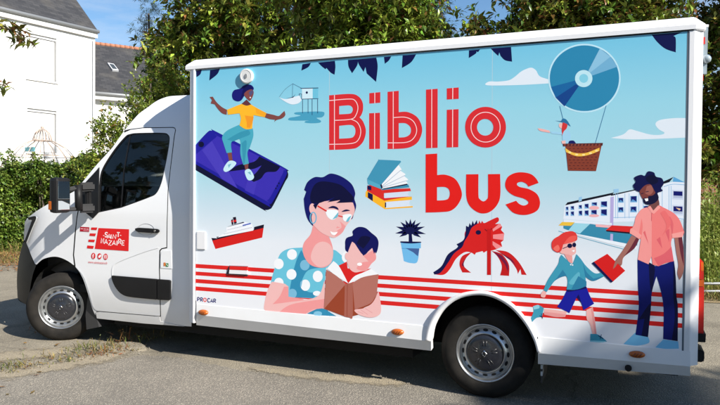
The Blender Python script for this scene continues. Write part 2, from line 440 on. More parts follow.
q.line("296,230* 347,260*", 8, (222, 50, 44)).line("412,285* 438,292*", 6, (222, 50, 44)).add("366,371* 385,379 410,375* 395,393 376,390", (250, 250, 250))
q.build('printed_woman_head_picture', panel)
q = PS(310, 215); q.k = 24
q.add("150,290* 207,262* 212,300* 300,310* 345,300* 270,345 215,385* 188,340", (212, 34, 34))
q.add("240,90 270,68 310,72 345,100 378,130 385,170 365,222 300,225 210,208 198,165 205,130 240,115", (14, 18, 88))
q.add("215,205* 240,150 300,225 345,186 368,212 371,248 345,275 320,310 285,318 250,322 222,300 208,255", S1)
q.add("300,230* 360,195* 371,245 345,275 320,308* 300,315 262,300 292,268 330,262*", S2).add(ell(207, 232, 10, 20), S1)
q.add("238,150* 270,178 300,230* 350,185* 360,218* 384,168 345,106 292,88 245,110 212,160 214,206* 232,160", (14, 18, 88))
q.add("262,160* 290,120 340,130 300,190*", (9, 11, 54)).add(ell(279, 277, 14, 9), (250, 250, 250))
q.tile(310, 255)
q.add("95,76* 132,34* 165,66 215,160* 150,120", (240, 240, 243)).add("215,160* 250,120 300,98 342,78* 386,108* 300,124 240,152", (240, 240, 243))
B1, B2 = (176, 110, 98), (150, 66, 42)
q.add("92,82* 150,118 205,166* 205,350* 78,302*", B1).add("195,170* 202,348* 80,302*", B2)
q.add("240,156* 300,124 386,108* 372,260* 250,310* 240,250", B1).add("240,170* 252,306* 340,272 368,228* 352,272 300,300 275,335* 238,345*", B2)
q.add("196,165* 240,155* 240,345 220,352 192,346*", (166, 96, 82)).line("210,166* 208,346*", 3, (140, 62, 44))
q.add("370,240* 384,200* 393,240 400,310 385,340 340,352 285,340 253,318 256,306 300,300 345,275", S1)
for a in ("268,318* 300,330*", "285,308* 325,335*", "310,300* 350,325*"): q.line(a, 2.5, (222, 150, 150))
q.build('printed_child_and_book_picture', panel)

# ---- books
q = PS(355, 150)
q.add("60,237* 70,222* 165,278* 320,262* 320,280* 175,294* 175,325* 325,315* 325,323* 168,333* 58,262*", (246, 180, 42)).add("172,292* 312,281* 305,300 316,316* 172,326*", (214, 224, 238))
q.add("68,205* 90,192* 160,222* 310,215* 315,231* 163,243* 163,268* 318,260* 165,285* 68,230*", (214, 44, 38)).add("165,243* 305,232* 298,248 308,261* 165,271*", (208, 218, 236))
q.add("72,236* 100,250* 100,288* 72,268*", NAVY).add("168,296* 175,295* 175,322* 168,323*", NAVY).add("70,198* 92,205* 92,228* 70,222*", NAVY)
q.add("142,210* 270,182* 300,195* 306,210* 150,226*", (60, 140, 172)).add("150,214* 290,184* 296,196* 156,222*", (20, 24, 60))
q.add("145,198* 245,84* 263,110* 255,116* 285,136* 276,146* 300,166* 288,176* 298,188* 152,218*", (238, 240, 244))
for a in ("150,205* 258,113*", "152,208* 280,143*", "154,211* 292,172*"): q.line(a, 3.5, (176, 190, 206))
q.add("68,162* 128,62 142,55 255,60* 260,66* 148,195* 140,200*", (64, 146, 178)).add("68,164* 140,196* 152,222* 72,192*", (84, 166, 194)).add("142,196* 150,192* 156,212* 148,218*", (20, 24, 60))
q.build('printed_book_stack_picture', panel)

# ---- potted palm
q = PS(385, 210, 6.75)
q.add("105,215* 242,217* 242,258* 232,258* 218,350 172,358 127,345* 112,256*", (112, 184, 230)).add("112,256* 232,260* 231,266* 113,262*", (92, 160, 212))
q.add("105,211* 242,214* 240,221 175,226 108,221", NAVY).add("160,150* 180,150* 186,216* 160,216*", NAVY)
q.add("140,258* 232,260* 222,312* 190,285*", (66, 96, 150))
for tx, ty in ((68, 158), (96, 182), (74, 112), (104, 80), (138, 66), (172, 60), (206, 66), (242, 82), (270, 112), (276, 162), (244, 186)):
    dx, dy = tx-170, ty-140; d = math.hypot(dx, dy); nx, ny = -dy/d*13, dx/d*13
    q.add([(170, 148), (170+dx*.45+nx, 140+dy*.45+ny), (tx, ty), (170+dx*.45-nx, 140+dy*.45-ny)], NAVY); q.k -= 1
q.k += 1; q.add(ell(170, 140, 32, 26), NAVY)
q.build('printed_potted_palm_picture', panel)

# ---- carousel creature
q = PS(425, 210, 4.821)
q.add("320,197* 370,213 404,262 405,318* 362,315* 370,270 350,225", (190, 26, 28)).add("340,193* 400,203 450,248 490,313* 465,312* 460,285* 448,308* 438,280 400,232", (200, 30, 32))
q.add("330,200* 372,222* 398,262 400,300* 385,262 350,222*", (110, 22, 62)).add("360,205* 420,240 446,290* 425,255", (110, 22, 62))
q.add("225,203* 192,240 187,270 222,302* 180,301* 166,262 180,222", (200, 30, 32)).add("205,220* 187,255 190,275* 178,262", (110, 22, 62))
CR = (212, 32, 32)
q.add("205,90* 235,68 290,62* 335,40 352,36 356,52 338,68* 362,66* 372,82* 366,96* 382,113* 378,146* 366,156* 372,176* 342,190* 325,195* 300,196* 283,206* 278,198* 246,206* 240,216* 220,204 190,204 150,235 120,285 90,312 45,310* 80,285 110,240 150,190 170,165 190,150 192,110", CR)
q.add("198,76* 210,82* 215,62* 223,76* 230,52* 237,70* 250,48* 253,66* 225,86 210,120 190,152 178,180 140,210 110,256 75,302 45,311* 40,300* 80,270 110,215 150,186 160,175* 152,165* 185,145 195,112", NAVY)
for a in ("258,64* 262,50* 268,63*", "270,63* 275,52* 282,62*"): q.add(a, CR)
q.add(ell(257, 108, 13, 11), (20, 14, 60)).line("288,92* 300,101 314,98 322,88*", 4, (120, 16, 30))
PK = (240, 140, 142)
q.add("326,92* 358,66* 371,78* 328,104*", PK).add("328,119* 381,113* 379,145* 328,138*", PK).add("326,150* 370,176* 345,189* 326,168*", PK)
q.add("300,90* 318,92* 318,313* 299,313*", (196, 24, 26))
q.build('printed_carousel_creature_picture', panel)

# ---- disc balloon
q = PS(535, 35); q.k = 4
TE = (44, 132, 172)
q.add(ell(278, 243, 204, 194, n=64), (188, 226, 240)).add(ell(278, 243, 195, 185, n=64), TE)
q.add("300,202* 365,76* 425,122* 310,212*", (138, 190, 218)).add("310,212* 425,122* 464,178* 320,229*", (112, 172, 206))
q.add("226,256* 90,292* 116,352* 232,276*", (26, 98, 156)).add("232,276* 116,352* 166,402* 246,288*", (20, 66, 134))
q.add(ell(274, 245, 49, 48, n=40), (188, 226, 236)).add(ell(274, 244, 25, 25, n=32), (130, 202, 222))
q.tile(530, 105, 5.786)
RP = (60, 120, 160)
q.line("172,5* 192,84*", 3, RP).line("441,3* 378,222*", 3, RP)
q.add("185,165* 215,145 235,170 232,220* 190,222*", (158, 206, 232)).add("118,153* 186,158* 190,172* 125,166*", (158, 206, 232)).add("45,134* 70,138 112,148* 117,161* 60,150", (238, 176, 172))
q.add("168,112 182,104 194,126 184,136 170,128", (238, 186, 180)).add("190,100* 215,110 212,135 196,152 186,178* 184,130", (206, 54, 56)).add("145,90* 178,92 190,78 212,86 236,124* 200,104", (44, 112, 156))
q.add("182,208* 205,205* 206,225* 186,225*", (238, 186, 180)).add("222,222* 228,208 252,206 266,222*", (22, 24, 92))
q.add("205,233* 415,232* 382,382* 220,380*", (132, 60, 44))
for r in range(8):
    for k in range(7):
        x = 224+k*24+(r % 2)*8; y = 250+r*16.5
        if x+12 < 405-(y-235)*.2 and x > 212+(y-235)*.1: q.add([(x, y), (x+12, y), (x+12, y+4), (x, y+4)], (84, 34, 34)); q.k -= 1
q.k += 1
q.add("190,224* 422,219* 420,235* 192,239*", (86, 38, 40))
for k in range(11): q.add([(198+k*20, 226), (208+k*20, 225), (204+k*20, 236), (196+k*20, 237)], (140, 70, 54)); q.k -= 1
q.k += 1
q.add("203,248* 250,275 320,278 402,247* 402,265* 335,290 270,296 208,272*", (240, 190, 74))
for x, y in ((230, 274), (270, 286), (310, 288), (350, 279), (385, 265)): q.add(ell(x, y, 9, 5), (246, 222, 150)); q.k -= 1
q.k += 1
q.build('printed_disc_balloon_picture', panel)

# ---- station buildings
q = PS(555, 175); q.step = 0.000012
WB, BLU, NV = (226, 233, 244), (128, 182, 222), (18, 24, 104)
q.add("55,170* 316,104* 320,268* 46,247*", WB).add("70,154* 332,98* 322,112* 57,171*", (16, 18, 34))
q.tile(605, 165)
q.add("34,168* 190,136* 330,106 382,95 451,98* 451,308* 34,322*", WB).add("34,166* 190,132* 190,138* 34,174*", (16, 18, 34)).add("322,96* 386,67* 362,96* 330,106*", (16, 18, 34)).add("386,66* 450,98* 382,94*", (92, 164, 212))
for x in (60, 72, 112, 136, 190, 215, 322, 360, 372): q.line([(x, 160 if x < 200 else 118), (x, 300)], 2.5, BLU)
q.line("38,296* 330,292 450,306*", 3, BLU).line("330,122 382,108 450,112*", 3, BLU)
for a, b, c, d in ((78, 187, 101, 208), (146, 177, 177, 206), (78, 240, 101, 263), (146, 236, 175, 262), (220, 232, 240, 254)):
    q.add([(a-4, b-3), (c+4, b-3), (c+4, d+4), (a-4, d+4)], BLU); q.add([(a, b), (c, b-2), (c, d), (a, d)], NV); q.add([(a, d), (a+10, d-14), (c, d)], (92, 150, 206)); q.k -= 3
q.k += 3
for b, d in ((147, 174), (232, 262)):
    q.add([(380, b-8), (440, b-6), (440, d+22), (380, d+18)], (206, 216, 236)); q.add([(385, b), (436, b+2), (436, d), (385, d-2)], NV); q.add([(385, d), (436, d), (436, d+12), (385, d+10)], (176, 186, 212)); q.k -= 3
q.k += 3; q.add("398,240* 425,246 418,256*", (230, 190, 150))
q.tile(555, 175)
for a, b, c, d in ((62, 181, 74, 198), (90, 177, 106, 195), (135, 171, 150, 189), (168, 164, 188, 187), (208, 156, 235, 172), (260, 150, 292, 178), (62, 208, 74, 227), (90, 207, 106, 228), (135, 203, 152, 227), (168, 201, 188, 227), (205, 199, 234, 222), (260, 195, 291, 227)):
    q.add([(a-3, b-3), (c+3, b-4), (c+3, d+3), (a-3, d+3)], (176, 208, 236)); q.add([(a, b), (c, b-2), (c, d), (a, d)], NV); q.add([(a, d), (a, d-12), (c, d)], (92, 150, 206)); q.k -= 3
q.k += 3
q.add("312,125* 331,121* 326,378* 309,374*", (180, 170, 218)).add("330,80* 358,77* 358,97* 330,101*", (150, 196, 228)).add("135,125* 152,121* 150,146* 133,150*", (150, 196, 228))
q.add(ell(220, 185, 28, 11), (240, 176, 180)).add(ell(220, 229, 28, 8), (240, 176, 180))
q.add("48,266* 200,275* 330,298* 470,330* 462,398* 320,376* 130,332* 48,300*", (54, 136, 168)).add("110,268* 197,275* 140,330* 75,312*", (156, 212, 228)).add("48,250* 320,270* 320,282* 48,266*", WB)
q.add("40,264* 112,266* 90,286* 20,284*", (236, 190, 66)).add("228,276* 322,285* 302,297* 230,291*", (240, 178, 182))
q.add("320,283* 460,290* 422,323* 286,310*", (216, 40, 40)).add("286,310* 422,322* 422,331* 290,318*", (30, 14, 34))
q.add("312,330* 327,332* 325,378* 309,374*", (180, 170, 218))
q.add("75,312* 130,332* 462,398* 458,420* 300,385* 60,318*", (232, 238, 245)).line("20,315* 200,366* 398,420*", 3, (96, 170, 196))
q.build('printed_station_buildings_picture', panel)

# ---- running child
q = PS(525, 285); q.k = 14
CS = (238, 178, 172)
TL_, TD, TLt = (62, 152, 178), (44, 124, 160), (96, 178, 198)
q.add("108,134* 170,140 236,150* 226,180* 170,180 107,166*", CS).add("110,150* 230,165* 226,180* 170,180 107,166*", (228, 152, 150))
q.add("345,140* 381,125* 391,180 403,275* 380,278* 365,220 347,190", CS).add("370,135* 381,128* 391,180 403,275* 392,276*", (228, 152, 150))
q.add("45,120* 75,112 106,130* 96,180* 65,185 40,208* 34,186* 48,150", TL_).add("45,120* 75,112 80,130 50,138*", (140, 204, 218)).line("82,172* 100,184*", 4, NAVY).line("92,160* 98,190*", 3, NAVY)
q.add("368,275* 402,275* 430,290 462,318* 420,323 366,318*", TL_).add("366,312* 462,316* 440,323* 366,319*", (140, 204, 218)).line("412,285* 440,303*", 4, NAVY).line("430,278* 422,305*", 3, NAVY)
q.add("235,30* 345,8* 365,60 389,105* 330,142* 302,52* 285,82 250,158* 181,122* 210,80", (24, 28, 150)).add("302,52* 330,142* 315,100* 290,70*", (12, 14, 86)).add("233,26* 340,2* 346,20* 240,40*", (14, 18, 88))
q.tile(525, 228)
q.add("215,138* 265,150* 268,197* 250,197*", (232, 158, 154))
q.add("205,150* 250,192 268,200 290,147* 315,175 345,215 395,255 440,245* 446,272* 385,298 340,275* 346,326* 290,346 234,346* 240,300 230,270 195,280 165,300 122,360* 104,350* 130,290 185,205 194,170", TL_)
q.add("325,190* 345,245 385,285* 446,268* 385,298 338,272*", TD).add("235,268* 200,278 165,300 140,330* 180,280 212,235*", TD).add("248,305 300,248 306,280 272,318", TLt).add("300,270* 346,300* 346,326* 290,346* 260,345*", TD)
q.dots((240, 240, 240), [(257, 206, 4, 4), (268, 208, 4, 4)])
q.add("105,352* 120,362* 112,390 90,386 92,366", CS)
q.add("210,95* 282,75* 286,110 285,140 262,155 240,150 198,140 203,115", CS)
q.add("150,85 165,60 190,45 220,25 265,18 290,35 293,65 275,76 215,92* 205,125 185,138 155,120", (222, 58, 54)).add("215,92* 250,50 290,45 275,76", (236, 90, 80)).add("160,115 185,95 195,118 180,132", (240, 110, 98))
q.dots((14, 16, 62), [(252, 100, 14, 13), (277, 95, 11, 13)]).line("212,116* 245,102*", 4, (14, 16, 62)).add("262,128* 280,122* 276,136*", (250, 250, 250))
q.build('printed_running_child_picture', panel)

# ---- standing man
q = PS(605, 285); q.k = 16
JN, JD, SB = (14, 24, 106), (9, 12, 56), (126, 198, 236)
q.add("170,268* 243,292* 247,325 180,341 104,332* 138,298", SB).add("328,306* 412,318* 416,358* 340,359 283,351* 312,322", SB)
q.add("183,-142* 245,-118 300,-108 388,-138* 397,-60 402,60 410,130 409,316* 327,304* 330,150 318,50 290,-50* 264,40 258,130 242,293* 171,280* 185,180 190,100 185,0", JN)
q.add("240,118* 258,100* 258,130 242,293* 205,285* 222,190* 188,195*", JD).add("385,-130* 397,-60 402,60 410,130 409,316* 376,310* 392,180 384,60*", JD).add("245,-130* 278,-110* 280,-70 262,40 250,-30*", JD)
q.tile(605, 220)
A1, A2 = (162, 106, 96), (104, 42, 56)
q.add("150,86* 192,108* 165,160 105,210 92,255 45,276* 55,235 100,170", A1).add("175,100* 192,108* 165,160 106,206* 140,160", A2)
q.add("390,100* 434,96* 441,160 446,250 435,310 418,338* 407,300 412,250 400,180", A1).add("412,100* 434,97* 441,160 444,260* 425,190", A2)
ST = (240, 126, 124)
q.add("240,-72* 300,-82 330,-70 385,-40 420,0 446,68* 436,95* 378,100* 372,140 387,232* 350,240 300,260* 268,250* 262,205* 245,249* 184,222* 195,150 206,110* 139,75* 165,20 175,-20 205,-60", ST)
q.add("240,-72* 264,-60* 262,205* 245,249* 184,222* 200,120 212,40 205,-10* 190,80* 150,62 165,20 175,-20 205,-60", (243, 152, 148))
q.add("275,215* 330,190 374,150* 387,232* 350,240 300,258*", (224, 98, 108)).add("362,50* 362,125* 338,60*", (224, 98, 108)).add("290,110* 322,160* 310,95*", (224, 98, 108)).add("215,70* 245,135* 225,60*", (228, 104, 110)).add("378,95* 384,20 362,-20 375,60*", (226, 104, 110)).add("310,-40* 345,30 320,90* 370,20 340,-50", (236, 112, 112))
q.add("139,74* 150,46 206,86* 194,108*", (246, 160, 154)).add("375,78* 441,64* 437,95* 379,102*", (246, 160, 154))
q.tile(605, 165)
q.add("245,228* 300,188* 305,228 272,258* 240,240", (116, 70, 68)).add("240,236* 255,230* 272,256* 300,226* 312,240* 275,275* 262,268*", (246, 160, 154)).line("263,268* 262,315*", 3, (224, 98, 108))
q.add("195,140 220,115 260,110 290,145 295,180 270,215 240,220 215,195 198,165", (122, 62, 58)).add("235,120* 262,115 272,145 252,168 225,160*", (158, 94, 84))
q.add("213,190* 225,184 242,190* 245,176 270,170 290,150* 302,185 282,212 245,224 220,214", (18, 18, 54)).add("222,190* 242,187* 243,201* 230,205*", (250, 250, 250)).line("203,162* 216,158*", 4, (18, 18, 54)).line("228,152* 246,148*", 4, (18, 18, 54))
q.add("165,70 200,55 225,60 242,36 275,42 287,65 320,75 330,105 316,130 325,145 300,155 290,166* 270,130 255,108 225,115 200,140 193,152* 170,140 158,115 172,95", (14, 17, 70)).add("230,70 270,55 300,90 270,110 240,95", (9, 11, 48))
q.tile(525, 228)
q.add("376,198* 390,188* 497,300* 485,308*", NAVY).add("388,190* 463,145* 564,240* 495,301*", (212, 30, 30))
q.tile(605, 220).add("45,276* 55,240 72,220 95,222 92,250 70,245* 60,262*", A1)
q.build('printed_standing_man_picture', panel)

# ---- coachbuilder's lettering: strokes on a unit cell, x 0..1, y 0 (bottom)..1 (top)
GL = {'S': ["1,.85 .7,1 .3,1 .05,.8 .2,.58 .8,.42 .95,.2 .7,0 .3,0 0,.15"], 'A': ["0,0* .5,1* 1,0*", ".2,.3* .8,.3*"], 'I': [".5,0* .5,1*"], 'N': ["0.05,0* .05,1* .95,0* .95,1*"],
      'T': ["0,1* 1,1*", ".5,1* .5,0*"], 'Z': ["0,1* 1,1* 0,0* 1,0*"], 'R': ["0.05,0* .05,1* .6,1 .95,.75 .6,.48 .05,.48*", ".5,.48* 1,0*"], 'E': ["1,1* .05,1* .05,0* 1,0*", ".05,.5* .85,.5*"],
      'P': ["0.05,0* .05,1* .6,1 .95,.73 .6,.45 .05,.45*"], 'O': [".5,1 .9,.85 1,.5 .9,.15 .5,0 .1,.15 0,.5 .1,.85 .5,1"], 'C': ["1,.85 .7,1 .3,1 0,.7 0,.3 .3,0 .7,0 1,.15"], '-': [".1,.5* .9,.5*"]}
def write(q, word, org, ex, ey, adv, w, c, jig=None):
    """org: left bottom; ex, ey: cell vectors; adv: advance per letter"""
    for i, ch in enumerate(word):
        jx = (jig[i] if jig else 0)
        wd = 0.35 if ch in 'I' else 1.0
        for s in GL.get(ch, []):
            pts = [(org[0]+ex[0]*p[0]*wd+ey[0]*(p[1]+jx), org[1]+ex[1]*p[0]*wd+ey[1]*(p[1]+jx)) for p in [(a[0], a[1]) for a in curve(s, closed=False)]]
            q.line(pts, w, c)
            q.k -= 1
        k = 0.62 if ch == 'I' else 1.0
        org = (org[0]+adv[0]*k, org[1]+adv[1]*k)
    q.k += 1
q = PS(192, 255, 7.78)
write(q, 'PR', (41, 359), (17, 1.5), (1, -29), (24.5, 2.2), 7, (34, 36, 110))
write(q, 'O', (91, 362), (19, 1.5), (0, -28), (24, 2), 7, (222, 60, 70))
write(q, 'CAR', (121, 366), (17, 1.5), (1, -28), (23, 2), 7, (34, 36, 110))
q.build('printed_maker_lettering', panel, 'small navy PROCAR lettering with a red letter O')
# ================================================================== van body
BW = 2.24                                   # body width, far side at y = BW
zt0 = P(187, 70.5, 0).z                     # underside of the roof trim
# box walls: front corner post, rear corner post, far side, roof, as one shell
def S_cab(x, z):
    y = 0.105
    if z > 1.3: y += 0.15*((z-1.3)/1.0)**1.3
    if z > 2.0: y += 0.07*((z-2.0)/0.35)**2
    if z < 0.7: y += 0.05*((0.7-z)/0.4)**2
    if x < -4.5: y += 0.20*((-4.5-x)/0.7)**2
    return y
def SP(u, v, off=0.0):
    y = 0.12
    for _ in range(25):
        p = P(u, v, y); y = 0.5*y+0.5*S_cab(p.x, p.z)
    p = P(u, v, y); p.y -= off
    return p
zb_post = P(187.5, 322, 0).z
bm = bmesh.new()
xfp = XF
xin = P(195.3, 200, 0).x
# front corner post (slightly rounded off towards the front), solid
prof = [(xin, 0.02), (xin, -0.012), (xin-0.012, -0.014), (xin-0.05, 0.0), (XF+0.012, 0.014), (XF, 0.03), (XF-.004, 0.06), (XF, 0.12)]
prism(bm, [Vector((x, y, zb_post)) for x, y in prof], (0, 0, zt0-zb_post))
obj_bm('corner_post', bm, TRIMW, van)
bm = bmesh.new()
xi = P(685.6, 200, 0).x
zr = P(690.1, 366, 0).z
prof = [(xi+.004, 0.03), (xi+.004, -0.002), (xi+.008, -0.004), (XR-.006, -0.004), (XR, -0.001), (XR+.048, .050), (XR+.05, 0.06), (XR+0.05, 0.12), (xi, 0.12)]
prism(bm, [Vector((x, y, zr)) for x, y in prof], (0, 0, zt0-zr+.02))
obj_bm('corner_post', bm, TRIMW, van)
# grey strip drawn as the shadow gap down the rear edge of the print
bm = bmesh.new(); box(bm, (xi-.007, -.001, P(684.5, 352, 0).z), (xi+.004, .02, zt0+.01)); obj_bm('edge_gap_shade', bm, mat('gap_shade_grey', (0.10, .12, .15), .6), van)
# box shell behind the print
bm = bmesh.new()
ARCX0, ARCX1 = P(427, 330, 0).x, P(539, 350, 0).x
zf = P(196.3, 304, 0).z+.03
loopxz = [(XF, zf), (XF, zt0+.02), (XR+.05, zt0+.02), (XR+.05, zf-.02), (ARCX1+.02, zf-.02), (ARCX1-.02, .9), (ARCX0+.02, .9), (ARCX0-.02, zf)]
prism(bm, [Vector((x, BW-.004, z)) for x, z in loopxz], (0, -.04, 0))
box(bm, (XF, .06, zf), (XF+.03, BW-.05, zt0+.02)); box(bm, (XR+.01, .08, zf), (XR+.04, BW-.05, zt0+.02))
prism(bm, [Vector((x, .006, z)) for x, z in [(xin, zf), (xin, zt0+.02), (xi, zt0+.02), (xi, zf), (ARCX1+.02, zf), (ARCX1-.02, 1.0), (ARCX0+.02, 1.0), (ARCX0-.02, zf)]], (0, .03, 0))
obj_bm('box_wall', bm, WHITE, van)
# roof and its chamfered edge trim
TO = -.012
zc, ztp = P(185.3, 65.6, TO).z, P(190.1, 60.4, .06).z
zu = P(185.3, 70.3, TO).z
bm = bmesh.new()
xa, xb = XF-.025, XR+.062
bot = [(xa, TO), (xb-.055, TO), (xb, .03), (xb, BW+.03), (xa, BW+.03)]
mid = bot
top = [(xa+.05, .06), (xb-.07, .06), (xb-.06, .075), (xb-.06, BW-.06), (xa+.05, BW-.06)]
rings = [[bm.verts.new((x, y, z)) for x, y in l] for l, z in ((bot, zu), (mid, zc), (top, ztp))]
for i in range(2):
    for k in range(5): bm.faces.new((rings[i][k], rings[i][(k+1) % 5], rings[i+1][(k+1) % 5], rings[i+1][k]))
bm.faces.new(rings[0][::-1]); bm.faces.new(rings[2])
bmesh.ops.recalc_face_normals(bm, faces=bm.faces[:])
bmesh.ops.bevel(bm, geom=[e for e in bm.edges], offset=.006, segments=2, affect='EDGES')
obj_bm('roof_trim', bm, TRIMW, van)
# dark strip painted in as the shadow gap under the trim
bm = bmesh.new(); box(bm, (xin, -.006, zt0-.001), (xi+.03, .02, zt0+.016)); obj_bm('roof_gap_shade', bm, mat('gap_shade_dark', (.02, .025, .03), .7), van)
# skirts: upper vertical band, lower band folded in
def skirt(u0, u1, seam_f, crease_f, bot_f, name):
    bm = bmesh.new()
    cols = []
    n = 14
    for i in range(n+1):
        u = u0+(u1-u0)*i/n
        a, b, c = P(u, seam_f(u), -.004), P(u, crease_f(u), -.014), P(u, bot_f(u), .03)
        cols.append([bm.verts.new(q) for q in (Vector((a.x, .03, a.z)), a, b, c, Vector((c.x, .09, c.z+.01)))])
    for i in range(n):
        for k in range(4): bm.faces.new((cols[i][k], cols[i+1][k], cols[i+1][k+1], cols[i][k+1]))
    bm.faces.new(cols[0]); bm.faces.new(cols[-1][::-1])
    bmesh.ops.recalc_face_normals(bm, faces=bm.faces[:])
    return obj_bm(name, bm, WHITE, van)
ln = lambda x0, y0, x1, y1: (lambda u: y0+(y1-y0)*(u-x0)/(x1-x0))
skirt(196.4, 431.0, ln(196, 304, 684.5, 351), ln(216, 317, 432, 341.5), ln(216, 327.2, 432, 350.8), 'skirt_panel')
skirt(538.0, 690.3, ln(196, 304, 684.5, 351), ln(539, 353.2, 690, 366.5), ln(539, 364.0, 690.5, 376), 'skirt_panel')
# wheel arch lip (raised moulding)
bm = bmesh.new()
n = len(ao); rows = []
for a, b in zip(ao, ai):
    A, B = P(a[0], a[1], -.006), P(b[0], b[1], -.02)
    A2 = P(a[0]+(b[0]-a[0])*.25, a[1]+(b[1]-a[1])*.25, -.028)
    rows.append([bm.verts.new(q) for q in (Vector((A.x, .02, A.z)), A, A2, B, Vector((B.x, .07, B.z)))])
for i in range(len(rows)-1):
    for k in range(4): f = bm.faces.new((rows[i][k], rows[i+1][k], rows[i+1][k+1], rows[i][k+1])); f.smooth = True
bm.faces.new(rows[0]); bm.faces.new(rows[-1][::-1])
bmesh.ops.recalc_face_normals(bm, faces=bm.faces[:])
obj_bm('wheel_arch_trim', bm, TRIMW, van)
# wheel housing behind
bm = bmesh.new()
cx = 0.0; hp = []
for k in range(21):
    a = math.pi*k/20; hp.append((cx+.02-.50*math.cos(a)*1.0, .36+.47*math.sin(a)))
pv = [[bm.verts.new((x, y, z)) for x, z in hp] for y in (.034, .55)]
for i in range(20): bm.faces.new((pv[0][i], pv[0][i+1], pv[1][i+1], pv[1][i]))
bm.faces.new(pv[1])
obj_bm('wheel_housing', bm, DARK, van)
bm = bmesh.new()
hp = [(-4.332-.50*math.cos(math.pi*k/20), .36+.44*math.sin(math.pi*k/20)) for k in range(21)]
pv = [[bm.verts.new((x, y, z)) for x, z in hp] for y in (.17, .75)]
for i in range(20): bm.faces.new((pv[0][i], pv[0][i+1], pv[1][i+1], pv[1][i]))
bm.faces.new(pv[1])
obj_bm('wheel_housing', bm, DARK, van)
# chassis, boxes lowered and widened to deepen the shade beneath
bm = bmesh.new()
box(bm, (-3.75, .24, .20), (-.62, BW-.1, .52)); box(bm, (.66, .26, .28), (XR-.05, BW-.2, .55)); box(bm, (-.6, .6, .3), (.6, BW-.6, .62))
box(bm, (-5.0, .55, .24), (-3.7, BW-.55, .5)); box(bm, (-2.4, .4, .22), (-1.4, .9, .36), .02); box(bm, (-3.9, .7, .24), (.6, .82, .36)); box(bm, (-3.9, BW-.82, .24), (.6, BW-.7, .36))
tube(bm, [(0, .4, .34), (0, BW-.4, .34)], .06)
box(bm, (-2.6, .12, .5), (-.55, BW-.12, .56))
obj_bm('chassis', bm, DARK, van)
# mud flaps
bm = bmesh.new()
a, b, c, d = P(539, 366, .18), P(545.5, 366, .18), P(545.5, 391, .18), P(539.5, 393, .18)
fx = P(541, 380, .12).x; box(bm, (fx, .10, .16), (fx+.012, .40, .45), .004); obj_bm('mud_flap', bm, GREYP, van)
fl = [o for o in van.children if o.name.startswith('mud_flap')][-1]
bm = bmesh.new()
for k in range(4): prism(bm, [Vector((fx-.001, .098, .215+k*.05)), Vector((fx-.001, .16, .235+k*.05)), Vector((fx-.001, .16, .265+k*.05)), Vector((fx-.001, .098, .245+k*.05))], (.014, 0, 0))
obj_bm('reflector_strip', bm, mat('pale_rubber_print', (.55, .55, .55), .6), fl)
bm = bmesh.new(); pts = [P(u, v, .17) for u, v in ((88, 295), (91.5, 299), (99, 327), (86.5, 329.5), (85.5, 315))]
prism(bm, pts, (0, .25, 0)); obj_bm('mud_flap', bm, GREYP, van)
# side lamps
for u, v, rx, ry in ((203.6, 312.3, 4.8, 2.8), (397.8, 331.8, 6.2, 3.2), (637.0, 354.2, 8.2, 3.4)):
    bm = bmesh.new(); c = P(u, v, -.012); e1 = P(u+rx, v+rx*.08, -.012)-c; e2 = P(u, v-ry, -.012)-c
    ring = [[bm.verts.new(c+e1*math.cos(t)*s+e2*math.sin(t)*s+Vector((0, -h, 0))) for t in [2*math.pi*k/20 for k in range(20)]] for s, h in ((1, .0), (1, .012), (.75, .022), (.3, .027))]
    for i in range(3):
        for k in range(20): f = bm.faces.new((ring[i][k], ring[i][(k+1) % 20], ring[i+1][(k+1) % 20], ring[i+1][k])); f.smooth = True
    bm.faces.new(ring[3]); bmesh.ops.recalc_face_normals(bm, faces=bm.faces[:])
    o = obj_bm('marker_lamp', bm, AMBER, van)
    bm = bmesh.new()
    for k in range(3): tube(bm, [c+Vector((.02*(k-1)-.01, -.027, -.012)), c+Vector((.02*(k-1)+.012, -.027, .012))], .003, 5)
    obj_bm('lens_rib', bm, mat('amber_dark', (.16, .03, .006), .3), o)
# socket in the rear skirt
bm = bmesh.new(); c = P(628.3, 368, .0); tube(bm, [c+Vector((0, -.012, 0)), c+Vector((0, .03, 0))], .022, 16); obj_bm('tow_socket', bm, DARK, van)
# hatch handle, filler lid, antenna
bm = bmesh.new()
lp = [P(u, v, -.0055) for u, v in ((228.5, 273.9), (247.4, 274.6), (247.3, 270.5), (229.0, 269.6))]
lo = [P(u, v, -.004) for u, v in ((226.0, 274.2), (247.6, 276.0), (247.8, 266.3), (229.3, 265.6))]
prism(bm, lo, (0, .006, 0)); obj_bm('hatch_recess_shade', bm, mat('handle_shade', (.05, .05, .07), .5), van)  # dark plate paints the shadow of the recess behind the grip
hd = van.children[-1]
bm = bmesh.new(); prism(bm, [P(u, v, -.016) for u, v in ((229.0, 273.6), (247.0, 274.4), (247.0, 270.6), (229.4, 269.8))], (0, .012, 0)); obj_bm('handle_grip', bm, TRIMW, hd)
bm = bmesh.new(); prism(bm, [P(u, v, -.016) for u, v in ((229.3, 269.6), (247.0, 270.4), (247.0, 267.0), (229.6, 266.2))], (0, .012, 0)); obj_bm('handle_plate', bm, mat('print_214_36_34', L3(RED), .38), hd)
bm = bmesh.new()
pq = [P(u, v, -.012) for u, v in ((196.6, 249.2), (205.2, 249.6), (205.2, 231.6), (196.6, 231.2))]
prism(bm, pq, (0, .012, 0)); bmesh.ops.bevel(bm, geom=bm.edges[:], offset=.004, segments=2, affect='EDGES'); obj_bm('side_latch', bm, TRIMW, van)
bm = bmesh.new(); c = P(246.0, 76.0, -.022); e1 = (P(252.6, 76, -.022)-c); e2 = P(246, 68.5, -.022)-c
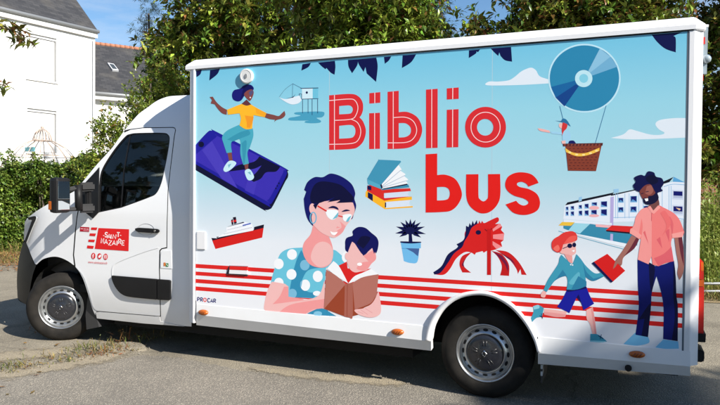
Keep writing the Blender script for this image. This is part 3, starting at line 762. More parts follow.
ring = [[bm.verts.new(c+e1*math.cos(t)*s+e2*math.sin(t)*s+Vector((0, h, 0))) for t in [2*math.pi*k/28 for k in range(28)]] for s, h in ((.97, .022), (.98, .012), (1, .006), (.97, 0), (.80, -.003), (.74, -.001))]
for i in range(5):
    for k in range(28): f = bm.faces.new((ring[i][k], ring[i][(k+1) % 28], ring[i+1][(k+1) % 28], ring[i+1][k]))
bm.faces.new(ring[5]); bmesh.ops.recalc_face_normals(bm, faces=bm.faces[:])
dish = obj_bm('antenna_dome', bm, mat('ivory_plastic', (.70, .70, .69), .45), van)
bm = bmesh.new(); c2 = P(245.4, 75.8, -.032); prism(bm, [c2+Vector((.013*math.cos(t), .004, .019*math.sin(t))) for t in [2*math.pi*k/20 for k in range(20)]], (0, .012, 0)); obj_bm('antenna_window', bm, mat('grey_window', (.25, .26, .27), .4), dish)
# tail lamps and buffers at the back
bm = bmesh.new(); pts = [P(u, v, .08) for u, v in ((696.5, 333), (703.6, 333.5), (704.2, 287), (697.5, 287))]; prism(bm, pts, (0, .10, 0)); lamp = obj_bm('tail_lamp', bm, REDL, van)
bm = bmesh.new(); prism(bm, [P(u, v, .082) for u, v in ((697.5, 286.3), (704.2, 286.5), (704.0, 280), (697.5, 280))], (0, .09, 0)); obj_bm('indicator_lens', bm, ORANGEL, lamp)
bm = bmesh.new(); prism(bm, [P(u, v, .082) for u, v in ((697.5, 279.3), (703.9, 279.5), (703.5, 262), (700, 258.5), (697.5, 258.5))], (0, .09, 0)); obj_bm('upper_lens', bm, REDL, lamp)
bm = bmesh.new(); prism(bm, [P(u, v, .081) for u, v in ((701.2, 271), (703.8, 271), (703.6, 262.5), (701, 262))], (0, .08, 0)); obj_bm('reflector', bm, ORANGEL, lamp)
bm = bmesh.new(); prism(bm, [P(u, v, .06) for u, v in ((696.5, 342), (705.5, 342.5), (706, 334.2), (696.5, 333.6))], (0, .2, 0)); obj_bm('bumper_block', bm, BLACKP, van)
bm = bmesh.new(); prism(bm, [P(u, v, .06) for u, v in ((695.6, 362), (703, 362.5), (704.5, 360), (704.5, 352), (703, 350.5), (695.8, 350))], (0, .2, 0)); bmesh.ops.bevel(bm, geom=bm.edges[:], offset=.006, segments=2, affect='EDGES'); obj_bm('bumper_block', bm, BLACKP, van)
# high clearance lamp unit at the rear corner
bm = bmesh.new(); prism(bm, [P(u, v, .10) for u, v in ((702.6, 74), (706.8, 74), (708.2, 27), (703, 27))], (0, .05, 0)); hl = obj_bm('clearance_lamp', bm, CLEARL, van)
bm = bmesh.new(); prism(bm, [P(u, v, .098) for u, v in ((702.8, 26.8), (708.6, 27), (708.8, 24.5), (703, 24.2))], (0, .06, 0)); obj_bm('lamp_cap', bm, TRIMW, hl)
bm = bmesh.new(); prism(bm, [P(u, v, .094) for u, v in ((702.4, 44), (705, 44), (705, 37), (702.5, 37))], (0, .02, 0)); obj_bm('red_lens', bm, REDL, hl)
bm = bmesh.new(); c = P(706.5, 59, .09); bmesh.ops.create_icosphere(bm, subdivisions=2, radius=.03, matrix=Matrix.Translation(c)); obj_bm('lamp_bulb', bm, CLEARL, hl, smooth=True)
bm = bmesh.new(); prism(bm, [P(u, v, .1) for u, v in ((700.8, 80.5), (703.4, 80.5), (703.4, 75), (700.9, 75))], (0, .03, 0)); obj_bm('red_lens', bm, REDL, hl)

# ================================================================== cab
def skin(name, outer, material, parent, holes=(), off=0.0, grid=0.07, thick=0.0, smooth=True, label=None):
    """a traced sheet-metal panel laid on the cab's curved side"""
    def dense(l):
        o_ = []
        for i in range(len(l)):
            a, b = l[i], l[(i+1) % len(l)]; k_ = max(1, int(math.hypot(a[0]-b[0], a[1]-b[1])/9))
            o_ += [(a[0]+(b[0]-a[0])*j/k_, a[1]+(b[1]-a[1])*j/k_) for j in range(k_)]
        return o_
    outer = dense(outer); holes = [dense(h) for h in holes]
    po = [SP(u, v) for u, v in outer]; ph = [[SP(u, v) for u, v in h] for h in holes]
    loops = [[Vector((p.x, p.z, 0)) for p in l] for l in [po]+ph]
    flat = [p for l in loops for p in l]
    bm = bmesh.new(); vs = [bm.verts.new((p.x, 0, p.y)) for p in flat]
    for t in tessellate_polygon(loops):
        try: bm.faces.new([vs[i] for i in t])
        except ValueError: pass
    xs = [p.x for p in flat]; zs = [p.y for p in flat]
    x = min(xs)+grid
    while x < max(xs):
        bmesh.ops.bisect_plane(bm, geom=bm.verts[:]+bm.edges[:]+bm.faces[:], plane_co=(x, 0, 0), plane_no=(1, 0, 0)); x += grid
    z = min(zs)+grid
    while z < max(zs):
        bmesh.ops.bisect_plane(bm, geom=bm.verts[:]+bm.edges[:]+bm.faces[:], plane_co=(0, 0, z), plane_no=(0, 0, 1)); z += grid
    for v in bm.verts: v.co.y = S_cab(v.co.x, v.co.z)-off
    for f in bm.faces:
        f.normal_update(); f.smooth = smooth
        if f.normal.y > 0: f.normal_flip()
    if thick:
        g = bmesh.ops.extrude_face_region(bm, geom=bm.faces[:])
        for v in [e for e in g['geom'] if isinstance(e, bmesh.types.BMVert)]: v.co.y += thick
        bmesh.ops.recalc_face_normals(bm, faces=bm.faces[:])
    o = obj_bm(name, bm, material, parent)
    if thick:
        o.data.set_sharp_from_angle(angle=R(40))
    if label: o['label'] = label
    return o
def TL(s, ox, oy, k=5.625): return [(ox+x/k, oy+y/k) for x, y in curve(s)]
SIL = [(26, 304), (18.5, 300), (17.2, 288), (17.5, 272), (19.5, 257), (23, 243), (24, 232), (25, 222), (27, 218.5), (36.7, 211), (51, 202.5), (65, 196), (77, 189.5),
       (80.6, 184.6), (95, 166.7), (112.8, 147), (125.2, 129.3), (137.7, 115), (148.3, 107), (155.4, 101.8), (163, 98.2), (172, 96), (191.5, 95)]
SIL = curve([(p[0], p[1], False) for p in SIL], closed=False, sub=4)
arch_c = "36.7,264.5* 43.3,259 54.4,256.6 64.4,259.2 74.4,266 82.2,277 87.8,292.8 92.2,308 95.6,316*"
arch = curve(arch_c, closed=False)
WIN = curve("99.6,211.3* 99.8,190* 102,172 112.8,153.6 125,138.3 130.5,135 140,134 162.0,133.8 167.3,135.5 168.8,140 166.6,155 163.4,171 160.5,183 156,192.5 148,197 121.3,206.8*")
WINO = curve("98.9,212.5* 99.0,190* 101.2,171.5 112,152.7 124.4,137.3 130.3,133.9 140,132.9 162.4,132.8 168.2,134.7 169.7,140 167.5,155 164.3,171 161.3,183.4 156.4,193.3 148.2,197.9 121.3,207.8*")
# dark backing so the shut lines read as gaps
back = [(27.5, 246), (25.5, 240), (26.5, 222)]+[(p[0]+.8, p[1]+.8) for p in SIL[36:85]]+[(190, 96), (190, 325), (182, 325.5), (97.5, 317)]+arch[::-1]
skin('inner_body', back, DARK, van, holes=[WINO], off=-.018, grid=.12)
# front wing
wing = [(25.6, 241.5), (24.2, 232), (25.2, 222), (27, 218.5)]+SIL[36:49]+[(79.3, 196), (79.0, 205), (76.4, 218), (74.4, 235.6), (72.9, 255), (74.0, 265.2)]+[p for p in arch[::-1] if p[0] < 73.5]+[(35, 264), (31, 255), (28, 247)]
skin('front_wing', wing, WHITE, van)
# cab door
door = [(77.3, 218), (80, 205.5), (80.2, 196), (78.2, 188.6)]+SIL[52:61]+[(124.0, 131.2), (124.2, 132.8)]+[(130.4, 129.9), (143, 128.2), (172.6, 127.8), (174.8, 128.6), (175.1, 130.5), (174.0, 136), (169.8, 171), (167.7, 190), (166.7, 225.5), (166.4, 247.2), (161.5, 248.2), (159.3, 250.4), (158.9, 268), (160.2, 315.9), (99.6, 311.0), (96.2, 311.6)]+[p for p in arch[::-1] if 75.4 < p[0] < 95.4]+[(75.5, 265.8), (74.1, 255), (75.6, 235.6)]
cd = skin('cab_door', door, WHITE, van, holes=[WINO])
skin('window_seal', WINO, BLACKP, cd, holes=[WIN], off=-.004, grid=.15, thick=.02)
skin('door_window', WIN, GLASS, cd, off=-.010, grid=.15)
skin('window_divider', curve("129.2,134.6* 130.6,134.4* 124.0,171* 121.6,206.6* 120.0,206.9* 122.9,170*"), BLACKP, cd, off=-.006, grid=.3)
# roof side, rear pillar and sill
body = [(124.6, 130.2)]+[(125.4, 129.4)]+SIL[68:85]+[(191.5, 95), (191.5, 326.5), (184, 326), (161.2, 321.5), (161.0, 315.8), (159.9, 268), (160.4, 250.9), (162, 249.2), (167.2, 248.2), (167.4, 225.5), (168.4, 190), (170.5, 171), (174.8, 136), (175.9, 130.3), (175.2, 127.8), (172.8, 127.0), (143, 127.4), (130.2, 129.0)]
skin('cab_body', body, WHITE, van)
sill = [(96.0, 312.3), (99.8, 311.8), (160.3, 316.8), (160.6, 321.4), (184, 326.3), (143, 323.3), (97.2, 318.3)]
skin('sill_panel', sill, WHITE, van, off=.004, grid=.2, thick=.06)
# raised crease on the lower door
for cs in ("113.2,280* 112.4,274 112.8,268 116.5,262.8 128,257.6 146,251 158.5,247.4*", "75.9,266* 84,276.4 89.6,292 94,307 99.6,310.4* 130,313 159.6,315.4*"):
    l_, r_ = strip(curve(cs, closed=False), 1.1)
    skin('door_crease', l_+r_[::-1], WHITE, cd, off=.0035, grid=.3)
# side moulding in two pieces
m1 = curve("113.3,275.4* 157.6,278.9* 157.7,299.3* 132,296.7 123,293.6 117,287 113.6,279.5")
skin('side_moulding', m1, BLACKP, cd, off=.022, grid=.2, thick=.03)
skin('side_moulding', [(158.9, 279.0), (170.2, 279.9), (171.4, 281), (171.4, 298.6), (170.2, 299.9), (158.9, 299.4)], BLACKP, van, off=.022, grid=.2, thick=.03)
# filler flap beside the door
fp = curve("161.4,253.5 163.5,251 171.4,250.3* 172.2,268.6* 161.0,268.0* 160.9,258")
skin('filler_flap', fp, WHITE, van, off=.004, grid=.2, thick=.006)
ff = van.children[-1]
qq = Print(0, 0, 1, surf=lambda u, v, o: SP(u, v, o), base=.006); qq.add("164,262.5* 166,262.4* 166,266* 164,266*", (210, 120, 60)).add("166.2,263.2* 168.8,263.2* 168.8,266.6* 166.2,266.6*", (30, 120, 60)).line("166.8,264* 168.2,265.8*", .6, (240, 240, 240)).build('fuel_sticker', ff)
# handle
bm = bmesh.new(); c = SP(145.8, 229.6); e1 = SP(154.5, 229.6)-c; e2 = SP(145.8, 223.6)-c
ring = [[bm.verts.new(c+e1*math.cos(t)*s+e2*math.sin(t)*s+Vector((0, -.003+h, 0))) for t in [2*math.pi*k/24 for k in range(24)]] for s, h in ((1, 0), (.8, .006), (.4, .012))]
for i in range(2):
    for k in range(24): f = bm.faces.new((ring[i][k], ring[i][(k+1) % 24], ring[i+1][(k+1) % 24], ring[i+1][k])); f.smooth = True
bm.faces.new(ring[2]); bmesh.ops.recalc_face_normals(bm, faces=bm.faces[:])
obj_bm('handle_bowl', bm, mat('bowl_white', (.6, .61, .63), .35), cd)
bm = bmesh.new(); pts = [SP(u, v, .028) for u, v in ((136.6, 228.4), (140, 227.6), (150, 228.2), (158.6, 228.9), (160.4, 230), (160.4, 232), (158.8, 232.9), (150, 232.6), (140, 231.9), (137, 230.6))]
prism(bm, pts, (0, .022, 0)); bmesh.ops.bevel(bm, geom=bm.edges[:], offset=.004, segments=2, affect='EDGES'); obj_bm('door_handle', bm, BLACKP, cd)
bm = bmesh.new(); c = SP(157.0, 230.8, .03); tube(bm, [c, c+Vector((0, -.004, 0))], .011, 14); obj_bm('lock_barrel', bm, CHROME, cd)
# ---- livery on the door
ls = lambda u, v, o: SP(u, v, o)
q = Print(75, 215, 5.625, surf=ls, base=.002)
RR = (214, 34, 36)
q.add("133,73* 305,80* 302,203* 112,190*", RR).add("92,70* 127,70* 122,85* 90,83*", RR).add("84,103* 119,104* 114,119* 82,117*", RR).add("77,138* 113,139* 109,153* 75,151*", RR).add("70,171* 107,174* 103,190* 68,187*", RR)
q.add("30,66* 82,69* 80,95* 28,92*", (168, 24, 44))
q.line("33,77* 47,78*", 4, (236, 190, 196)).line("50,78* 62,79*", 4, (236, 190, 196)).line("65,79* 77,80*", 4, (236, 190, 196)).line("48,87* 78,89*", 3, (226, 150, 160))
WT = (250, 238, 238)
q.tile(76, 222, 9.0)
write(q, '-', (244, 126), (14, .4), (0, -8), (0, 0), 5, WT)
write(q, 'S', (262, 134), (22, .8), (2, -40), (0, 0), 8, WT); write(q, 'A', (286, 146), (24, .8), (3, -38), (0, 0), 8, WT); write(q, 'I', (312, 150), (24, .8), (2, -38), (0, 0), 8, WT)
write(q, 'N', (330, 150), (30, .8), (4, -38), (0, 0), 8, WT); write(q, 'T', (368, 134), (26, .8), (2, -40), (0, 0), 8, WT); write(q, '-', (396, 124), (14, .4), (0, -8), (0, 0), 5, WT)
write(q, 'N', (226, 190), (24, .8), (3, -44), (0, 0), 8, WT); write(q, 'A', (256, 196), (28, .8), (4, -42), (0, 0), 8, WT); write(q, 'Z', (294, 208), (26, .8), (3, -42), (0, 0), 8, WT)
write(q, 'A', (328, 206), (28, .8), (4, -40), (0, 0), 8, WT); write(q, 'I', (366, 210), (24, .8), (2, -42), (0, 0), 8, WT); write(q, 'R', (382, 196), (24, .8), (3, -42), (0, 0), 8, WT); write(q, 'E', (414, 208), (22, .8), (3, -40), (0, 0), 8, WT)
q.dots((206, 40, 48), [(158, 305, 19, 28), (213, 308, 19, 27), (268, 312, 20, 28)])
q.line("164,290* 158,290 155,297 155,326*", 6, WT).line("147,304* 164,305*", 5, WT)
q.add("199,302* 209,306 213,296 222,294 229,298* 226,312 214,322 200,320* 207,316*", WT)
q.line("258,298* 279,299* 278,327* 257,326* 258,298*", 4, WT).line(ell(268, 312, 6, 8, n=14), 3, WT, closed=True)
q.build('town_livery', cd, 'red square reading SAINT NAZAIRE with red bars and round icons')
tx = bpy.data.curves.new('web_text', 'FONT'); tx.body = 'www.saintnazaire.fr'; tx.size = 1.0; to = bpy.data.objects.new('web_text', tx); col.objects.link(to)
bpy.context.view_layer.update()
tm = bpy.data.meshes.new_from_object(to.evaluated_get(bpy.context.evaluated_depsgraph_get())); bpy.data.objects.remove(to)
xs = [v.co.x for v in tm.vertices]; wd = max(xs)
for v in tm.vertices:
    u_ = 88.3+(v.co.x/wd)*19.5; vv = 263.0+(v.co.x/wd)*1.3-(v.co.y)*3.4
    p = SP(u_, vv, .003); v.co = p
tm.materials.clear(); tm.materials.append(mat('print_224_96_104', L3((214, 80, 90)), .4))
link_mesh('web_lettering', tm, cd)
# ---- head lamp
hl_o = curve("25.2,222* 30.8,217.6* 36.2,216.8 36.6,219 33,227 27.2,242.2* 24.4,240*")
skin('head_lamp', hl_o, mat('lamp_lens', (.50, .53, .56), .08, coat=1.0), van, off=.006, grid=.1, thick=.012)
hlo = van.children[-1]
skin('lamp_bezel', curve("29.6,217.6* 36.6,216.0 37.6,218.6 34.9,225.4 27.6,243.0* 26.0,242.0* 32.6,223.8 33.6,220.0 30.6,219.8*"), DARK, hlo, off=.024, grid=.2, thick=.004)
# ---- front bumper side
bump = [(18.0, 298.5)]+SIL[8:21]+[(25.6, 241.8), (28.2, 247.5), (31, 255.5), (34.8, 264.4), (36.6, 264.9), (33.6, 273), (31.0, 285), (29.5, 296), (28.5, 304.5), (25.8, 304)]
skin('front_bumper', bump, BLACKP, van, off=.004)
# ---- skins across the nose, bonnet, windscreen and roof
def loft(idx, hts, material, name, nu=20, pw=2.2, umin=0.0, umax=1.0, extra=0.0, dz=0.0):
    hts = [hts[min(int(k/4), len(hts)-2)]*(1-(k/4-min(int(k/4), len(hts)-2)))+hts[min(int(k/4), len(hts)-2)+1]*(k/4-min(int(k/4), len(hts)-2)) for k in range(4*(len(idx)-1)+1)]
    pts = [SP(*SIL[i]) for i in range(4*idx[0], 4*idx[-1]+1)]
    nor = []
    for i in range(len(pts)):
        t = pts[min(i+1, len(pts)-1)]-pts[max(i-1, 0)]
        nrm = Vector((-t.z, 0, t.x)); nrm.normalize(); nor.append(nrm)
    bm = bmesh.new(); rows = []
    for i, p in enumerate(pts):
        row = []
        for k in range(nu+1):
            u = umin+(umax-umin)*k/nu
            q = Vector((p.x, p.y+(BW-2*p.y)*u, p.z))
            s = 1-abs(2*u-1)**pw
            row.append(bm.verts.new(q+nor[i]*(hts[i]*s+extra)))
        rows.append(row)
    for i in range(len(rows)-1):
        for k in range(nu): f = bm.faces.new((rows[i][k], rows[i+1][k], rows[i+1][k+1], rows[i][k+1])); f.smooth = True
    bmesh.ops.recalc_face_normals(bm, faces=bm.faces[:])
    return obj_bm(name, bm, material, van)
loft(range(0, 6), [.18, .22, .26, .28, .28, .26], BLACKP, 'nose_bumper')
loft(range(5, 9), [.26, .24, .20, .14], WHITE, 'nose_panel')
loft(range(8, 13), [.14, .11, .09, .07, .05], WHITE, 'bonnet')
loft(range(12, 18), [.05, .07, .12, .13, .11, .08], WHITE, 'windscreen_surround')
loft(range(13, 17), [.07, .12, .13, .11], mat('windscreen_glass', (.01, .014, .016), .06), 'windscreen', umin=.05, umax=.95, extra=.006)
loft(range(17, 23), [.08, .07, .065, .06, .055, .05], WHITE, 'cab_roof')
# far flank of the cab
src = [o for o in van.children if o.name.split('.')[0] in ('front_wing', 'cab_body', 'front_bumper', 'inner_body')]+[cd]
for o in src:
    me = o.data.copy()
    for v in me.vertices: v.co.y = BW-v.co.y
    me.flip_normals()
    link_mesh(o.name.split('.')[0], me, van)
# ---- cab interior
bm = bmesh.new(); box(bm, (-2.86, .34, .55), (-2.82, BW-.34, 2.15)); box(bm, (-4.6, .2, .5), (-2.86, BW-.2, .58)); obj_bm('cab_lining', bm, DARK, van)
bm = bmesh.new()
dp = [(-4.75, 1.2), (-4.55, 1.27), (-4.15, 1.25), (-3.98, 1.16), (-4.02, .85), (-4.4, .6), (-4.7, .7)]
prism(bm, [Vector((x, .28, z)) for x, z in dp], (0, BW-.56, 0)); obj_bm('dashboard', bm, GREYP, van)
for ys in (.62, 1.55):
    bm = bmesh.new(); box(bm, (-3.75, ys-.26, .78), (-3.2, ys+.26, .95), .05); 
    pr_ = [(-3.30, .92), (-3.12, .95), (-2.98, 1.55), (-3.08, 1.60), (-3.2, 1.5)]
    prism(bm, [Vector((x, ys-.24, z)) for x, z in pr_], (0, .48, 0)); box(bm, (-3.08, ys-.13, 1.62), (-2.97, ys+.13, 1.84), .04)
    obj_bm('cab_seat', bm, SEAT, van)
bm = bmesh.new(); c = Vector((-3.88, 1.55, 1.22)); ax = Vector((.62, 0, .78)); e = Vector((0, 1, 0)); f_ = ax.cross(e)
tube(bm, [c+(e*math.cos(t)+f_*math.sin(t))*.2 for t in [2*math.pi*k/24 for k in range(25)]], .017, 8); tube(bm, [c-e*.2, c+e*.2], .015, 6); tube(bm, [c, c-ax*.25], .03, 8); obj_bm('steering_wheel', bm, BLACKP, van)
# ---- door mirror
bm = bmesh.new(); sail = [SP(u, v, .012) for u, v in ((99.6, 167.5), (97.2, 170.5), (82.5, 186.5), (80.6, 208), (93.4, 218.3), (99.2, 212.2), (99.2, 190))]
prism(bm, sail, (0, .03, 0)); mir = obj_bm('door_mirror', bm, BLACKP, van)
def barbox(bm, a, b, w, h, bev=.01):
    a, b = Vector(a), Vector(b); t = (b-a).normalized(); s = t.cross(Vector((0, 0, 1))).normalized(); upv = s.cross(t)
    vs = []
    for e in (a, b):
        for i, j in ((-1, -1), (1, -1), (1, 1), (-1, 1)): vs.append(bm.verts.new(e+s*w/2*i+upv*h/2*j))
    for f in ((0, 1, 2, 3), (7, 6, 5, 4), (0, 4, 5, 1), (1, 5, 6, 2), (2, 6, 7, 3), (3, 7, 4, 0)): bm.faces.new([vs[k] for k in f])
    es = list(set(e for v in vs for e in v.link_edges)); bmesh.ops.recalc_face_normals(bm, faces=list(set(f for v in vs for f in v.link_faces)))
    if bev: bmesh.ops.bevel(bm, geom=es, offset=bev, segments=2, affect='EDGES')
hy = -.30
for va, vb in ((186.5, 190.0), (208.0, 209.5)):
    bm = bmesh.new(); a = P(94, va, .07); b = P(79, va+.6, -.10); c = P(66.5, vb, -.22)
    barbox(bm, a, b, .06, .085, .02); barbox(bm, b-(b-a).normalized()*.03, c, .05, .04, .012); obj_bm('mirror_arm', bm, GREYP, mir)
bm = bmesh.new(); a = P(78.2, 185, -.11); b = P(79.0, 210, -.11); tube(bm, [a, b], .036, 12); barbox(bm, P(88, 188, .03), P(88.5, 208, .03), .05, .05, .01); obj_bm('mirror_bracket', bm, BLACKP, mir)
# head: rounded shell, open to the rear where the two glasses sit
ctop, cbot = P(61.5, 177.6, hy), P(62, 213, hy)
xm = (ctop.x+cbot.x)/2; z1, z0 = ctop.z, cbot.z
bm = bmesh.new(); box(bm, (xm-.07, hy-.085, z0), (xm+.025, hy+.085, z1), .03); obj_bm('mirror_head', bm, BLACKP, mir); hd_ = mir.children[-1]
bm = bmesh.new(); box(bm, (xm+.023, hy-.066, z0+.13), (xm+.029, hy+.066, z1-.035), .002); obj_bm('mirror_glass', bm, MIRROR, hd_)
bm = bmesh.new(); box(bm, (xm+.023, hy-.066, z0+.03), (xm+.029, hy+.066, z0+.115), .002); obj_bm('wide_glass', bm, MIRROR, hd_)
bm = bmesh.new(); box(bm, (xm-.074, hy-.087, z0+.03), (xm-.035, hy-.06, z0+.11), .006); obj_bm('mirror_indicator', bm, AMBER, hd_)

# ================================================================== wheels
def lathe(bm, prof, n, mi, ax_y=True, smooth=True):
    rings = []
    for r, y in prof:
        rings.append([bm.verts.new((r*math.cos(2*math.pi*k/n), y, r*math.sin(2*math.pi*k/n))) for k in range(n)])
    for i in range(len(rings)-1):
        for k in range(n):
            f = bm.faces.new((rings[i][k], rings[i][(k+1) % n], rings[i+1][(k+1) % n], rings[i+1][k])); f.smooth = smooth; f.material_index = mi
    return rings
HUBM = mat('hub_cap_black', (.016, .017, .022), .22, coat=.5)
def make_wheel(loc, steer):
    w = bpy.data.objects.new('wheel', None); col.objects.link(w); w.parent = van; w.location = loc; w.rotation_euler = (0, 0, steer)
    bm = bmesh.new()
    rt = .346
    pr_ = [(.214, .0), (.222, -.006), (.235, -.012), (.262, -.020), (.292, -.018), (.318, -.006), (.333, .012), (.342, .03)]
    tr_ = []
    for k in range(5):
        y = .034+k*.033
        tr_ += [(rt, y), (rt, y+.024), (rt-.009, y+.026), (rt-.009, y+.031)]
    pr_ += tr_+[(rt-.006, .20), (.33, .216), (.29, .236), (.23, .232), (.214, .22)]
    lathe(bm, pr_, 72, 0); bmesh.ops.recalc_face_normals(bm, faces=bm.faces[:])
    t = obj_bm('tyre', bm, RUBBER, w); t.data.set_sharp_from_angle(angle=R(35))
    bm = bmesh.new()
    lathe(bm, [(.214, .2), (.216, .004), (.221, -.008), (.214, -.010), (.207, -.002), (.200, .018), (.196, .034), (.192, .036), (.186, .032), (.160, .010), (.150, .002), (.143, .001), (.138, .006), (.136, .02), (.0, .02)], 64, 0)
    bmesh.ops.recalc_face_normals(bm, faces=bm.faces[:])
    rim = obj_bm('rim', bm, STEEL, w)
    bm = bmesh.new()
    for k in range(16):
        a = 2*math.pi*k/16; c = Vector((.172*math.cos(a), .0205-.001, .172*math.sin(a))); rad = Vector((math.cos(a), .85, math.sin(a))).normalized()
        tang = Vector((-math.sin(a), 0, math.cos(a)))
        nrm = Vector((math.cos(a)*.6, -1, math.sin(a)*.6)).normalized()*-.0
        vs = [bm.verts.new(c+rad*(.011*math.sin(t))+tang*.020*math.cos(t)+Vector((0, -.004, 0))) for t in [2*math.pi*j/12 for j in range(12)]]
        bm.faces.new(vs)
    obj_bm('vent_slot', bm, DARK, rim)
    bm = bmesh.new()
    lathe(bm, [(.136, .02), (.136, -.004), (.130, -.012), (.10, -.016), (.06, -.018), (.045, -.024), (.03, -.026), (.0, -.026)], 48, 0)
    bmesh.ops.recalc_face_normals(bm, faces=bm.faces[:]); cap = obj_bm('hub_cap', bm, HUBM, w)
    for k in range(5):
        bm = bmesh.new(); a = 2*math.pi*k/5+.3
        for da in (-.16, .16):
            p1 = Vector((.055*math.cos(a+da*.8), -.019, .055*math.sin(a+da*.8))); p2 = Vector((.098*math.cos(a+da*.9), -.0135, .098*math.sin(a+da*.9)))
            tube(bm, [p1, p2], .0045, 6)
        obj_bm('hub_rib', bm, mat('hub_rib_grey', (.035, .035, .038), .3), cap)
    bm = bmesh.new()
    dd = [Vector((0, -.028, .026)), Vector((.016, -.028, 0)), Vector((0, -.028, -.026)), Vector((-.016, -.028, 0))]
    tube(bm, dd+[dd[0]], .005, 6); obj_bm('hub_emblem', bm, CHROME, cap)
    return w
make_wheel((0, .075, .344), 0)
make_wheel((-4.332, .115, .344), R(33))
for x in (0, -4.332):
    w = make_wheel((x, BW-.08, .344), math.pi+(R(33) if x else 0))
# ================================================================== sun, sky
SAZ, SEL = R(20), R(33)
SUN = Vector((math.cos(SEL)*math.cos(SAZ), -math.cos(SEL)*math.sin(SAZ), math.sin(SEL)))
ld = bpy.data.lights.new('sun', 'SUN'); ld.energy = 5.0; ld.angle = R(0.53); ld.color = (1.0, 0.945, 0.85)
lo_ = bpy.data.objects.new('sun', ld); col.objects.link(lo_); lo_.rotation_euler = SUN.to_track_quat('Z', 'Y').to_euler()
wd_ = bpy.data.worlds.new('World'); scene.world = wd_; wd_.use_nodes = True
nt = wd_.node_tree; bg = nt.nodes['Background']
sky = nt.nodes.new('ShaderNodeTexSky'); sky.sky_type = 'NISHITA'; sky.sun_disc = False
sky.sun_elevation = SEL; sky.sun_rotation = math.atan2(SUN.x, SUN.y); sky.air_density = 1.0; sky.dust_density = 0.2; sky.ozone_density = 2.5
# thin wisps of cloud
tcw = nt.nodes.new('ShaderNodeTexCoord'); mp = nt.nodes.new('ShaderNodeMapping'); mp.inputs['Scale'].default_value = (2.2, 2.2, 9); nt.links.new(tcw.outputs['Generated'], mp.inputs[0])
nz = nt.nodes.new('ShaderNodeTexNoise'); nz.inputs['Scale'].default_value = 2.2; nz.inputs['Detail'].default_value = 8; nz.inputs['Roughness'].default_value = .62; nt.links.new(mp.outputs[0], nz.inputs['Vector'])
rp = nt.nodes.new('ShaderNodeValToRGB'); rp.color_ramp.elements[0].position = .47; rp.color_ramp.elements[0].color = (0, 0, 0, 1); rp.color_ramp.elements[1].position = .85; rp.color_ramp.elements[1].color = (.55, .55, .55, 1)
nt.links.new(nz.outputs['Fac'], rp.inputs[0])
mxw = nt.nodes.new('ShaderNodeMix'); mxw.data_type = 'RGBA'; nt.links.new(rp.outputs[0], mxw.inputs[0]); hsv = nt.nodes.new('ShaderNodeHueSaturation'); hsv.inputs['Saturation'].default_value = 1.15; hsv.inputs['Value'].default_value = 1.3; nt.links.new(sky.outputs[0], hsv.inputs['Color']); nt.links.new(hsv.outputs[0], mxw.inputs[6]); mxw.inputs[7].default_value = (7.5, 7.8, 8.4, 1)
nt.links.new(mxw.outputs[2], bg.inputs[0]); bg.inputs[1].default_value = 0.065
scene.view_settings.view_transform = 'Standard'; scene.view_settings.look = 'None'; scene.view_settings.gamma = 1; scene.view_settings.exposure = 0.82
scene.view_settings.use_curve_mapping = False
scene.render.engine = 'CYCLES'

